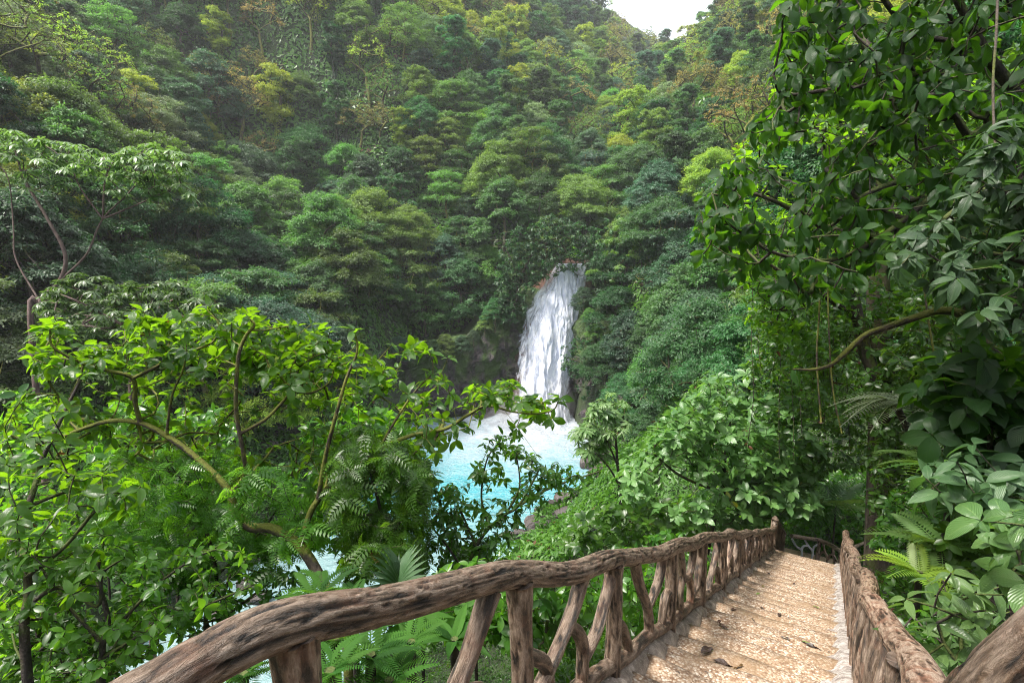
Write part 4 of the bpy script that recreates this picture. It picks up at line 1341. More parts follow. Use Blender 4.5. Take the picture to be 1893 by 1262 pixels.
for i, (px, py, kd, s, mk, lab) in enumerate([(1480, 330, 'dome2', .8, 'deep', 'dark forest tree behind the large-leaved tree, low right'), (1600, 200, 'dome1', .9, 'deep', 'dark tree high on the right bank behind the creeper'), (1720, 120, 'dome2', .9, 'deep', 'dark tree in the upper right background'),
      (1560, 480, 'dome2', .6, 'deep', 'dark tree behind the mossy trunk'), (1700, 400, 'dome1', .7, 'deep', 'shaded tree right of the mossy trunk'), (1820, 260, 'dome2', .8, 'deep', 'shaded tree behind the silvery shrub'), (1860, 60, 'dome1', .9, 'deep', 'dark tree at the top right corner'),
      (1780, 560, 'dome2', .5, 'deep', 'small dark tree behind the curved mossy limb'), (1440, 600, 'dome1', .55, 'deep', 'small dark tree above the glossy shrub')]):
    plant_at(px, py, kd, s, mk, lab, 15, 45)
# skyline trees
for i, (px, py, kd, s) in enumerate([(1110, 60, 'tall2', .9), (1145, 75, 'dome3', .8), (1185, 62, 'tall1', .8), (1215, 72, 'sparse2', .9), (1245, 80, 'sparse1', .8), (1160, 85, 'dome1', .8), (1285, 60, 'dome1', .9)]):
    plant_at(px, py + 20, kd, s, ['deep', 'blue', 'deep', 'mid', 'mid', 'mid', 'mid'][i], f"{['slim dark', 'rounded hazy', 'umbrella-topped dark', 'thin forked', 'bare-limbed', 'low bushy', 'leafy'][i]} tree on the skyline in the bright gap", 150, 420)

for i in range(0, 300, 8):
    x, y = cxy[i]
    if 1.0 < x < 9.3 or x > 12: continue
    o_ = no[i] * -0.4
    h_ = float(np.interp(x, [-34, -27, -18, -6, 0, 9.5, 12, 16], [3, 6, 10.5, 11.5, 18.5, 18, 8, 3]))
    s_ = random.uniform(0.22, 0.42)
    kd = random.choice(['dome2', 'dome4', 'dome1'])
    mk = random.choice(['deep', 'mid', 'deep', 'blue'])
    plant(kd, (x + o_[0], y + o_[1], h_ - 5.0 * s_ + random.uniform(-.6, .4)), random.uniform(0, 6.28), s_, mk, f"{CDESC[mk]} {'round' if kd != 'dome2' else 'low-domed'} shrub overhanging the edge of the mossy cliff", f"{CDESC[mk]} {kd[:4]} shrubs along the cliff edge")
# ------------------------------------------------------------------ undergrowth that nobody could count
TP_Q = (np.array([[0, 0, 0], [0.24, 0.45, 0.05], [0, 1, -0.12], [-0.24, 0.45, 0.05]]), np.array([[0, 1, 2, 3]]), np.array([[.5, 0], [1, .5], [.5, 1], [0, .5]]))


def mounds(x, y, sc_):
    """height of the shrub layer over the soil"""
    p = np.stack([x, y, 0 * x], -1)
    a = np.abs(vnoise(p / sc_, 200)); b_ = np.abs(vnoise(p / (sc_ * 0.45), 201))
    return (1 - a * 1.6) * 0.6 + (1 - b_ * 1.6) * 0.35


def undergrowth(n, x0f, tmin, tmax, hsc, msc, size, tpl, name, mat, seed, pw=1.5, extra=None):
    g = np.random.default_rng(seed)
    t = (tmin ** (2 - pw) + g.uniform(0, 1, n) * (tmax ** (2 - pw) - tmin ** (2 - pw))) ** (1 / (2 - pw))
    a = g.uniform(x0f[0], x0f[1], n)
    y = t; x = a * t * 1.02
    D = poly_dist(x, y); s = x * SD[0] + y * SD[1]; nn = x * SN[0] + y * SN[1]
    ok = (D > 1.0) & ~((nn > -1.5) & (nn < 0.62) & (s < 15)) & ~((nn > -2.7) & (nn < 0.9) & (s >= 14) & (s < 18.3))
    if extra is not None: ok &= extra(x, y, D, s, nn)
    x, y, t, D = x[ok], y[ok], t[ok], D[ok]
    z0 = tz(x, y)
    e = 0.25 * msc
    m0 = mounds(x, y, msc)
    gxm = (mounds(x + e, y, msc) - m0) * hsc / e; gym = (mounds(x, y + e, msc) - m0) * hsc / e
    gxt = (tz(x + .5, y) - z0) * 2; gyt = (tz(x, y + .5) - z0) * 2
    damp = ss(1.0, 3.0, D)
    px, py, _ = proj(np.stack([x, y, z0], -1))
    vis = (px > -430) & (px < 2050) & (py > -250) & (py < 1500)
    S_ = size(t) * g.uniform(0.6, 1.3, len(t))
    depth_in = g.uniform(0, 1, len(t)) ** 1.6
    z = z0 + np.maximum(m0, 0.02) * hsc * damp * (1 - 0.75 * depth_in) + 0.03
    N = nrm(np.stack([-gxt * .6 - gxm, -gyt * .6 - gym, 1.0 + 0 * x], -1) + g.normal(0, 0.35, (len(x), 3)))
    aa = g.normal(0, 1, (len(x), 3)); Dd = nrm(aa - N * (aa * N).sum(1)[:, None] + np.array([0, 0, -0.25]))
    P = np.stack([x, y, z], -1)
    hue = np.clip(0.5 + 0.45 * vnoise(P / (msc * 1.3), 77) + g.normal(0, 0.16, len(x)), 0, 1)
    mb = MB(); place_leaves(mb, tpl, P[vis], Dd[vis], N[vis], S_[vis], hue[vis])
    o = mb.build(name, mat, None, False)
    return setp(o, kind='stuff')


o = undergrowth(780000, (-1.25, 1.0), 24, 230, 2.6, 4.2, lambda t: 0.20 + 0.0080 * t, TP_Q, 'undergrowth', ML['floor'], 301, 1.0,
                lambda x, y, D, s, n: (D > 1.6) & ~((D < 3.4) & (y > 66) & (x > -26) & (x < 12)) & ~((D < 7) & (y > 74) & (x > 0) & (x < 9)))
setp(o, 'dense leafy undergrowth covering the forest slopes between the trees', 'undergrowth')
o = undergrowth(110000, (-1.05, 1.02), 3.0, 26, 0.65, 1.5, lambda t: 0.075 + 0.0030 * t, TP_FAR, 'ground_cover', ML['fine'], 302, 0.4)
setp(o, 'low bright green ground cover on the banks beside the stairs', 'ground cover')

# ================================================================== NEAR PLANTS
def seed(n):
    global rng
    rng = np.random.default_rng(n); random.seed(n)


def in_poly(x, y, P):
    P = np.array(P, float); c = np.zeros(len(x), bool)
    for i in range(len(P)):
        a, b_ = P[i], P[(i + 1) % len(P)]
        with np.errstate(divide='ignore', invalid='ignore'):
            c ^= ((a[1] > y) != (b_[1] > y)) & (x < (b_[0] - a[0]) * (y - a[1]) / (b_[1] - a[1] + 1e-12) + a[0])
    return c


def vol(poly, n, t0, t1, top=0.0, clump=0.0):
    """n points in the volume whose outline seen from the stairs is poly, between depths t0 and t1"""
    P = np.array(poly, float); lo = P.min(0); hi = P.max(0); out = []
    while len(out) < n:
        x = rng.uniform(lo[0], hi[0], 4 * n); y = lo[1] + (hi[1] - lo[1]) * rng.uniform(0, 1, 4 * n) ** (1 + top)
        k_ = in_poly(x, y, P)
        if clump:
            k_ &= (vnoise(np.stack([x / clump, y / clump, 0 * x + 3.7], -1), 15) + rng.uniform(-0.5, 0.5, len(x))) > -0.15
        for a, b_ in zip(x[k_], y[k_]):
            out.append(at(a, b_, rng.uniform(t0, t1)))
    return np.array(out[:n])


def rosettes(mb, T, tpl, size, n=(4, 7), along=3, elev=0.25, upw=0.9, jit=0.35, droop=0.2, lift=0.0):
    P, D, N, S, Rn = [], [], [], [], []
    A = np.array(T.P)
    for ti in T.tips:
        p = A[ti]; q = T.par[ti]; td = nrm(p - A[q]) if q >= 0 else np.array([0, 0, 1.0])
        base = rng.uniform(0, 1)
        m = rng.integers(n[0], n[1] + 1); a0 = rng.uniform(0, 6.28)
        ax = nrm(td + np.array([0, 0, upw]))
        e1 = nrm(np.cross(ax, [0.3, 0.9, 0.1])); e2 = np.cross(ax, e1)
        for j in range(m):
            a = a0 + 6.283 * j / m + rng.normal(0, 0.25)
            d = math.cos(a) * e1 + math.sin(a) * e2 + ax * (elev + rng.normal(0, jit * 0.6)) - np.array([0, 0, droop * rng.uniform(0.3, 1.5)])
            P.append(p + lift * ax * 0); D.append(d); N.append(ax + rng.normal(0, jit * 0.5, 3)); S.append(size * rng.uniform(0.45, 1.25)); Rn.append(np.clip(base * 0.6 + rng.uniform(0, 0.4), 0, 1))
        cur = ti
        for j in range(along):
            nx = T.par[cur]
            if nx < 0: break
            u = rng.uniform(0, 1); pp = A[cur] * (1 - u) + A[nx] * u
            sd_ = nrm(rng.normal(0, 1, 3) * np.array([1, 1, 0.4]))
            P.append(pp); D.append(sd_ + td * 0.5 - np.array([0, 0, droop])); N.append(np.array([0, 0, 1.0]) + rng.normal(0, jit, 3)); S.append(size * rng.uniform(0.55, 1.0)); Rn.append(np.clip(base * 0.6 + rng.uniform(0, 0.4), 0, 1))
            if rng.uniform() < 0.6: cur = nx
    place_leaves(mb, tpl, np.array(P), np.array(D), np.array(N), np.array(S), np.array(Rn))


def ground_pt(px, py, t):
    P = at(px, py, t)
    s_ = P[0] * SD[0] + P[1] * SD[1]; n_ = P[0] * SN[0] + P[1] * SN[1]
    if s_ < 18.6 and -1.75 < n_ < 0.95:
        n_ = 0.95 if n_ > -0.4 else -1.75
        P[0] = s_ * SD[0] + n_ * SN[0]; P[1] = s_ * SD[1] + n_ * SN[1]
    z = tz(P[0], P[1])[0]
    return np.array([P[0], P[1], z - 0.15])


def moss_on(mb, T, rmin=0.012, dens=120, L_=0.05):
    A = np.array(T.P); P, D, N, S = [], [], [], []
    for i in range(len(A)):
        j = T.par[i]
        if j < 0 or T.r[i] < rmin: continue
        seg = A[i] - A[j]; l = np.linalg.norm(seg)
        if l < 1e-4: continue
        m = int(dens * l * (0.4 + vnoise(np.array([A[i] * 2.2]), 91)[0] * 1.2 + 0.4))
        for q in range(max(m, 0)):
            d = rand_dirs(1)[0]; d = nrm(d - nrm(seg) * np.dot(d, nrm(seg)))
            P.append(A[j] + seg * rng.uniform() + d * T.r[i] * 0.85); D.append(d + np.array([0, 0, -0.9 if d[2] < 0.2 else 0.1])); N.append(rng.normal(0, 1, 3)); S.append(L_ * rng.uniform(0.5, 1.6))
    if P: place_leaves(mb, leaf_tpl(0.35, 1, 0.1, 0.2, 0.5), P, D, N, S, rng.uniform(0, 1, len(P)))
    return len(P)


def bush(name, label, cat, root, chains, tips, rtip, mat_bark, specs, seg=0.25, sag=0.1, wob=0.12, zpen=1.5, moss=0, group=None, sides=5, rmax=0.06, ex=0.45, r_root=0.05):
    """root: ground point; chains: list of traced limbs (first starts at the root)"""
    th = thing(name, label, cat, tuple(np.asarray(root, float)), group)
    T = Tree()
    first = True
    for ch, rad in chains:
        ch = [np.asarray(c) for c in ch]
        if first:
            T.add_chain([np.asarray(root)] + ch, -1, [r_root] + list(np.atleast_1d(rad))); first = False
        else:
            j = T.nearest(ch[0]); ch[0] = np.array(T.P[j]); T.add_chain(ch, j, list(np.atleast_1d(rad)))
        T.tips.append(len(T.P) - 1)
    if len(tips): T.grow(tips, seg, sag, wob, zpen)
    T.radii(rtip, ex, rmax)
    mb = MB(); T.mesh(mb, sides); stem_o = mb.build('stem', mat_bark, th)
    for nm, mat, kw in specs:
        mb = MB(); kw = dict(kw); tpl = kw.pop('tpl'); size = kw.pop('size')
        rosettes(mb, T, tpl, size, **kw)
        mb.build(nm, mat, th, True)
    if moss:
        mb = MB()
        if moss_on(mb, T, dens=moss): mb.build('moss', M_moss, th).parent = stem_o
    return th, T


def pl(pts, t):
    """polyline of photo points at depth t (or (x,y,t) each)"""
    return [at(p[0], p[1], p[2] if len(p) > 2 else t) for p in pts]


# ---- the leafy mossy tree at the left
seed(1001)
t0 = 5.2
root = ground_pt(640, 1150, 5.0)
ch = [
 (pl([(640, 1150, 5.0), (610, 1100, 5.05), (595, 1072, 5.1), (568, 1025, 5.15), (541, 997, 5.2), (504, 977, 5.25), (463, 974, 5.3), (435, 945, 5.3), (426, 913, 5.3), (405, 885, 5.3), (355, 839, 5.35), (307, 805, 5.4), (260, 782, 5.45), (203, 778, 5.5), (145, 795, 5.5), (75, 822, 5.4), (20, 805, 5.3)], t0), [0.062, 0.056, 0.05, 0.05, 0.046, 0.036, 0.032, 0.028, 0.024, 0.018, 0.012]),
 (pl([(260, 782, 5.45), (250, 745, 5.4), (245, 699, 5.3), (196, 684, 5.2), (149, 670, 5.1), (98, 640, 5.0), (93, 609, 5.0)], t0), [0.024, 0.022, 0.018, 0.013, 0.009]),
 (pl([(245, 699, 5.3), (291, 677, 5.3), (314, 662, 5.35), (365, 645, 5.4), (395, 630, 5.5), (405, 600, 5.5), (382, 572, 5.5)], t0), [0.02, 0.018, 0.014, 0.01, 0.007]),
 (pl([(426, 913, 5.3), (452, 880, 5.2), (450, 839, 5.1), (436, 758, 5.0), (440, 663, 4.9), (453, 623, 4.9), (470, 600, 4.9), (455, 585, 4.9)], t0), [0.026, 0.022, 0.02, 0.016, 0.009]),
 (pl([(443, 795, 5.05), (490, 775, 5.1), (521, 744, 5.2), (541, 724, 5.2), (575, 726, 5.3), (608, 707, 5.4), (618, 680, 5.4)], t0), [0.018, 0.016, 0.014, 0.01, 0.007]),
 (pl([(307, 805, 5.4), (318, 731, 5.3), (338, 684, 5.2), (345, 650, 5.2)], t0), [0.014, 0.011, 0.007]),
 (pl([(558, 1005, 5.2), (572, 950, 5.2), (588, 923, 5.2), (612, 895, 5.2), (639, 879, 5.2), (700, 830, 5.3), (760, 805, 5.4), (823, 792, 5.4), (863, 768, 5.4), (900, 750, 5.3), (944, 760, 5.2), (988, 765, 5.2), (1022, 758, 5.2), (1032, 742, 5.2)], t0), [0.034, 0.03, 0.026, 0.022, 0.018, 0.013, 0.009, 0.006]),
 (pl([(588, 923, 5.2), (600, 850, 5.1), (620, 770, 5.0), (640, 700, 5.0), (660, 650, 5.0), (655, 610, 5.0)], t0), [0.026, 0.02, 0.014, 0.008]),
 (pl([(700, 830, 5.3), (735, 770, 5.4), (770, 720, 5.5), (800, 690, 5.5)], t0), [0.016, 0.012, 0.006]),
 (pl([(145, 795, 5.5), (120, 760, 5.6), (150, 690, 5.7), (155, 640, 5.8)], t0), [0.014, 0.012, 0.007]),
]
canopy = [(60, 640), (70, 592), (110, 580), (130, 612), (190, 640), (240, 600), (255, 570), (290, 585), (330, 600), (375, 566), (430, 590), (455, 572), (500, 605), (545, 592), (600, 615), (650, 600), (720, 612), (775, 640),
          (830, 662), (850, 705), (905, 712), (945, 702), (985, 740), (1040, 742), (1050, 770), (990, 775), (930, 745), (880, 800), (800, 840), (740, 800), (660, 760), (560, 720), (450, 690), (330, 700), (230, 680), (150, 690), (60, 690)]
tips = np.concatenate([vol(canopy, 560, 5.0, 6.8, 0.30, 45), vol([(0, 690), (60, 680), (240, 700), (420, 700), (600, 720), (820, 800), (840, 850), (640, 900), (420, 860), (0, 880)], 220, 5.5, 7.2, 0, 60),
                       np.array(pl([(98, 600), (270, 590), (265, 575), (385, 570), (390, 566), (455, 580), (575, 600), (540, 600), (880, 715), (870, 722), (950, 712), (930, 722), (1035, 735), (1020, 775), (955, 790), (985, 745), (908, 735)], 5.15))])
hero, T = bush('mossy_broadleaf_tree', 'leaning mossy tree with bright backlit broad leaves left of the railing', 'tree', root, ch, tips, 0.0042, MB_moss,
               [('foliage', ML['hero'], dict(tpl=TP_ELL2, size=0.14, n=(3, 6), along=3, elev=0.35, upw=0.8, jit=0.55, droop=0.28))], 0.16, 0.08, 0.15, 1.0, 260, rmax=0.022, r_root=0.065)
# moss-hung dark aerial stubs are part of its moss; epiphyte tufts at the forks
# ---- tree at the far left edge
seed(1002)
root = ground_pt(50, 1260, 4.2)
bush('understory_tree', 'dark-stemmed understory tree with long leaves at the far left edge', 'tree', root,
     [(pl([(50, 1240, 4.2), (52, 1100, 4.2), (48, 1040, 4.2), (30, 1000, 4.3), (17, 1010, 4.3)], 4.2), [0.034, 0.028, 0.024, 0.02]),
      (pl([(20, 1005, 4.3), (51, 937, 4.3), (70, 880, 4.4), (81, 842, 4.4), (120, 760, 4.5), (155, 690, 4.6)], 4.3), [0.026, 0.022, 0.018, 0.01]),
      (pl([(48, 1060, 4.2), (120, 1010, 4.1), (190, 930, 4.1), (260, 900, 4.1)], 4.2), [0.018, 0.014, 0.008]),
      (pl([(52, 1120, 4.2), (110, 1085, 4.1), (180, 1120, 4.1), (190, 1060, 4.1), (230, 1030, 4.1)], 4.2), [0.018, 0.014, 0.008])],
     np.concatenate([vol([(0, 840), (120, 740), (180, 830), (260, 900), (230, 1060), (110, 1150), (0, 1160)], 120, 3.8, 5.2, 0, 70)]), 0.0045, MB_dark,
     [('foliage', ML['hero'], dict(tpl=TP_ELL, size=0.14, n=(3, 5), along=3, elev=0.3, upw=0.5, jit=0.5, droop=0.3))], 0.2, 0.08, 0.15, moss=80)
# ---- feathery-leaved shrubs below the tree
def fine_shrub(nm, lab, rootp, t, chains, poly, n, ta, tb, tpl, size, mat='fine', nn=(3, 5), al=4, clump=45, bark=MB_dark, sd=1, rt=0.003, cat='shrub', droop=0.35, rr=0.025, jit=0.5):
    seed(sd)
    return bush(nm, lab, cat, ground_pt(*rootp), [(pl(c, t), [rr, rr * .8, rr * .5] if i == 0 else [rr * .7, rr * .5, rr * .3]) for i, c in enumerate(chains)], vol(poly, n, ta, tb, 0, clump), rt, bark,
                [('foliage', ML[mat], dict(tpl=tpl, size=size, n=nn, along=al, elev=0.2, upw=0.3, jit=jit, droop=droop))], 0.18, 0.1, 0.18, r_root=rr)

fine_shrub('feathery_shrub', 'feathery-leaved dark green shrub tangled below the mossy branches', (380, 1200, 5.8), 5.8,
           [[(380, 1180), (400, 1080), (380, 980), (330, 900), (300, 850)], [(395, 1060), (470, 1000), (520, 930)], [(380, 980), (430, 900)]],
           [(200, 840), (420, 830), (540, 900), (600, 1000), (520, 1060), (300, 1080), (180, 980)], 290, 5.0, 7.0, TP_PINN, 0.20, sd=1003)
fine_shrub('feathery_shrub', 'feathery-leaved shrub hanging between the mossy trunk and the central bush', (720, 1120, 5.8), 5.6,
           [[(720, 1100), (715, 1000), (700, 930), (680, 860)], [(715, 1000), (760, 930), (790, 870)]],
           [(600, 880), (640, 800), (760, 800), (790, 880), (800, 1000), (760, 1060), (640, 1060)], 360, 4.8, 6.8, TP_PINN, 0.19, sd=1004)
fine_shrub('small_leaf_shrub', 'many-stemmed small-leaved shrub filling the lower left corner', (190, 1320, 4.6), 4.6,
           [[(190, 1262), (200, 1150), (180, 1060), (200, 980)], [(195, 1190), (260, 1110), (330, 1050), (420, 1000)], [(192, 1230), (300, 1150), (400, 1110), (470, 1080)], [(195, 1200), (110, 1100), (60, 1020)]],
           [(0, 1262), (0, 1010), (120, 960), (300, 1000), (480, 1020), (470, 1090), (380, 1150), (250, 1230), (200, 1262)], 280, 4.0, 5.6, TP_OVAL, 0.095, nn=(3, 6), al=5, sd=1005)
fine_shrub('small_leaf_shrub', 'bright small-leaved shrub behind the mossy tree trunk low on the bank', (330, 1250, 8.6), 8.4,
           [[(330, 1150), (340, 1050), (330, 950)], [(335, 1080), (430, 1000)], [(335, 1080), (220, 980), (150, 940)]],
           [(0, 860), (300, 820), (560, 860), (600, 960), (440, 1030), (260, 1080), (0, 1100)], 330, 7.5, 10.5, TP_OVAL, 0.15, nn=(4, 6), al=3, sd=1006)
fine_shrub('leafy_shrub', 'sunlit yellow-green shrub behind the branches at the left, above the stream', (200, 1150, 12), 12,
           [[(200, 1050), (230, 950), (210, 850)], [(215, 930), (120, 850)], [(215, 930), (330, 840)]],
           [(0, 720), (200, 740), (420, 760), (470, 850), (330, 920), (0, 930)], 420, 10, 15, TP_OVAL, 0.24, mat='fine', nn=(4, 6), al=3, sd=1007, rt=0.006)
fine_shrub('small_leaf_shrub', 'leafy shrub in front of the stream between the stems at the lower left', (420, 1260, 5.6), 5.6,
           [[(420, 1200), (410, 1120), (430, 1050)], [(412, 1140), (350, 1080)], [(412, 1140), (480, 1090), (520, 1060)]],
           [(280, 1180), (300, 1060), (420, 1000), (560, 1030), (570, 1090), (480, 1130), (380, 1180)], 120, 5.2, 6.6, TP_OVAL, 0.10, nn=(3, 6), al=4, sd=1061)
fine_shrub('small_leaf_shrub', 'dark leafy shrub at the bottom left edge beside the stems', (60, 1330, 5.6), 5.6,
           [[(60, 1262), (70, 1180), (60, 1100)], [(68, 1200), (140, 1150)]],
           [(0, 1262), (0, 1060), (120, 1040), (240, 1100), (260, 1200), (180, 1262)], 380, 5.2, 7, TP_OVAL, 0.12, mat='dim', nn=(3, 6), al=4, sd=1062)
fine_shrub('small_leaf_shrub', 'low shrub behind the fan palm and the handrail', (780, 1150, 7.5), 7.5,
           [[(780, 1130), (775, 1070), (790, 1020)], [(776, 1090), (700, 1040)], [(776, 1090), (850, 1050)]],
           [(640, 1120), (640, 1030), (720, 980), (860, 1000), (940, 1030), (900, 1100), (760, 1130)], 300, 6.8, 8.6, TP_OVAL, 0.13, nn=(3, 6), al=4, sd=1063)
# ---- central small-leaved bush over the water
fine_shrub('glossy_small_tree', 'thin dark-stemmed bush with small glossy leaves in front of the turquoise pool', (850, 1120, 6.2), 6.2,
           [[(850, 1100), (862, 1060), (880, 1010), (905, 975), (935, 950), (958, 935), (985, 890), (1000, 860)], [(905, 975), (890, 920), (900, 850), (925, 815)], [(958, 935), (1020, 900), (1080, 880), (1110, 870)],
            [(862, 1060), (820, 1000), (790, 960), (770, 900)], [(880, 1010), (850, 940), (830, 900)], [(935, 950), (960, 900), (955, 840)]],
           [(760, 1040), (760, 900), (800, 880), (850, 900), (880, 850), (905, 800), (960, 800), (1000, 850), (1070, 850), (1135, 870), (1110, 905), (1040, 930), (1010, 960), (950, 990), (900, 1050), (830, 1080)],
           300, 5.7, 6.8, TP_ELL, 0.105, mat='fine', nn=(3, 5), al=4, clump=38, sd=1008, rt=0.0028, rr=0.022)
# hanging thin vines beside it
# ---- palm and ferns behind the rail
seed(1009)
def rosette_plant(name, label, cat, base, n, tpl, size, mat, elev=0.6, sd=1, stem=0.0, group=None, fold=None, jit=0.25):
    seed(sd)
    base = np.asarray(base, float)
    g = tz(base[0], base[1])[0]
    th = thing(name, label, cat, (base[0], base[1], g), group)
    mb = MB(); a = rng.uniform(0, 6.28)
    for i in range(n):
        an = a + i * 2.39996; e = elev + rng.normal(0, jit)
        d = np.array([math.cos(an) * math.cos(e), math.sin(an) * math.cos(e), math.sin(e)])
        N = np.array([-math.cos(an) * math.sin(e), -math.sin(an) * math.sin(e), math.cos(e)]) + rng.normal(0, 0.12, 3)
        m2 = MB() ; place_leaves(m2, tpl, [base], [d], [N], [size * rng.uniform(0.75, 1.1)], [rng.uniform(0, 1)])
        m2.build('frond', mat, th, False)
    mb = MB(); tube(mb, np.array([[base[0], base[1], g - 0.2], [base[0], base[1], (g + base[2]) / 2], base + np.array([0, 0, 0.02])]), [0.04, 0.03, 0.025], 7); mb.build('stalk', MB_dark, th)
    return th


def fan_tpl(n=16):
    items = []
    for i in range(n):
        a = (i / (n - 1) - 0.5) * R(150)
        items.append(xf(leaf_tpl(0.13, 4, 0.3, 0.25 + 0.2 * abs(a), 0.45, 0.1), Matrix.Rotation(-a, 3, 'Z'), (0, 0, 0.01 * i), 1 - 0.2 * abs(a)))
    return join_tpl(items)


TP_FAN = fan_tpl()
rosette_plant('fan_palm', 'small fan palm with stiff grey-green blades behind the handrail', 'palm', at(735, 1085, 4.2), 4, TP_FAN, 0.34, ML['silver'], 1.0, 1010)
FERNS = [(620, 1185, 2.9, .42), (685, 1215, 2.6, .40), (590, 1100, 4.0, .5), (655, 1120, 4.4, .5), (760, 1190, 3.0, .35), (610, 1245, 2.4, .35), (450, 1250, 2.8, .4), (720, 1262, 2.6, .35)]
FL = ['arching green fern just below the handrail behind the nearest posts', 'fern under the handrail right of the nearest post', 'fern at the foot of the mossy trunk', 'fern between the mossy trunk and the fan palm', 'small fern seen between the diagonal branches of the railing',
      'low fern right beside the nearest railing post', 'fern below the left end of the handrail', 'fern behind the curved piece of the railing']
for i, (x, y, t, s_) in enumerate(FERNS):
    rosette_plant('fern', FL[i], 'fern', at(x, y, t), 8, TP_FERN, s_ * 0.62, ML['matte'], 0.45, 1020 + i)
rosette_plant('strap_leaf_plant', 'plant with broad arching strap leaves seen through the railing', 'plant', at(840, 1185, 3.4), 9, TP_NARROW, 0.30, ML['matte'], 0.6, 1040)
rosette_plant('strap_leaf_plant', 'dark broad-bladed plant low behind the railing left of the second post', 'plant', at(760, 1150, 3.8), 8, TP_ELL, 0.32, ML['matte'], 0.5, 1041)
# low shrubs seen between the balusters
for i, (x, y, t, n_, lab) in enumerate([(1010, 1130, 4.6, 130, 'bright leafy shrub seen between the railing posts'), (1130, 1090, 5.6, 130, 'small shrub behind the middle of the railing'), (880, 1110, 4.6, 120, 'leafy shrub behind the handrail left of the second post'), (1240, 1050, 8.0, 130, 'low shrub on the bank above the right half of the handrail')]):
    w_ = 90
    fine_shrub('low_shrub', lab, (x, y + 60, t), t, [[(x, y + 40), (x + 5, y), (x - 10, y - 40)], [(x, y), (x + 40, y - 30)]], [(x - w_, y + 70), (x - w_, y - 40), (x, y - 75), (x + w_, y - 40), (x + w_, y + 70)], n_, t - 0.5, t + 0.8, TP_OVAL, 0.12, nn=(4, 6), al=2, clump=0, sd=1050 + i, rr=0.015)

# ---- glossy round-leaved shrub right of centre
seed(1100)
rsh = [(1140, 880), (1165, 830), (1210, 790), (1250, 760), (1290, 720), (1335, 690), (1370, 670), (1420, 690), (1460, 740), (1500, 800), (1540, 870), (1520, 940), (1440, 960), (1340, 985), (1250, 960), (1190, 930), (1150, 930)]
bush('glossy_shrub', 'big rounded shrub of glossy sunlit oval leaves above the far end of the railing', 'shrub', ground_pt(1300, 1000, 15.5),
     [(pl([(1320, 960), (1335, 920), (1340, 850), (1350, 780)], 15.5), [0.08, 0.06, 0.03]), (pl([(1335, 920), (1260, 880), (1210, 840)], 15), [0.05, 0.03]), (pl([(1335, 920), (1430, 880), (1480, 840)], 15.5), [0.05, 0.03])],
     np.concatenate([vol(rsh, 760, 13.6, 17.5, 0.1, 90)]), 0.006, MB_dark,
     [('foliage', ML['round'], dict(tpl=TP_OVAL, size=0.30, n=(5, 8), along=2, elev=0.45, upw=0.7, jit=0.4, droop=0.1))], 0.3, 0.08, 0.12)
# ground-hugging leafy bank below it
seed(1101)
bush('bank_shrub', 'low sunlit leafy shrub on the bank between the rocks and the railing', 'shrub', ground_pt(1150, 1010, 17),
     [(pl([(1150, 1000), (1150, 980), (1160, 960)], 17), [0.05, 0.04])], vol([(1040, 1010), (1070, 960), (1130, 940), (1230, 930), (1300, 960), (1290, 1000), (1180, 1010)], 330, 14, 19), 0.006, MB_dark,
     [('foliage', ML['fine'], dict(tpl=TP_OVAL, size=0.28, n=(4, 6), along=2, elev=0.4, upw=0.7, jit=0.4, droop=0.1))], 0.5, 0.08, 0.12)
# ---- small umbrella tree right of the pool
seed(1102)
bush('umbrella_tree', 'slim young tree with hand-shaped umbrella leaves at the right edge of the pool', 'tree', ground_pt(1150, 1000, 19),
     [(pl([(1148, 960), (1146, 900), (1142, 860), (1138, 800), (1135, 760)], 19), [0.07, 0.05, 0.03]), (pl([(1146, 905), (1130, 870), (1110, 845), (1095, 830)], 18.6), [0.04, 0.02]), (pl([(1142, 860), (1120, 810), (1105, 790)], 18.8), [0.035, 0.02])],
     np.concatenate([vol([(1060, 790), (1075, 760), (1105, 740), (1130, 722), (1160, 745), (1165, 790), (1120, 820), (1130, 850), (1085, 860), (1060, 820)], 95, 18, 20)]), 0.012, MB_dark,
     [('foliage', ML['cecro'], dict(tpl=TP_PALM, size=0.62, n=(1, 2), along=1, elev=0.1, upw=2.0, jit=0.35, droop=0.0))], 0.5, 0.1, 0.15)

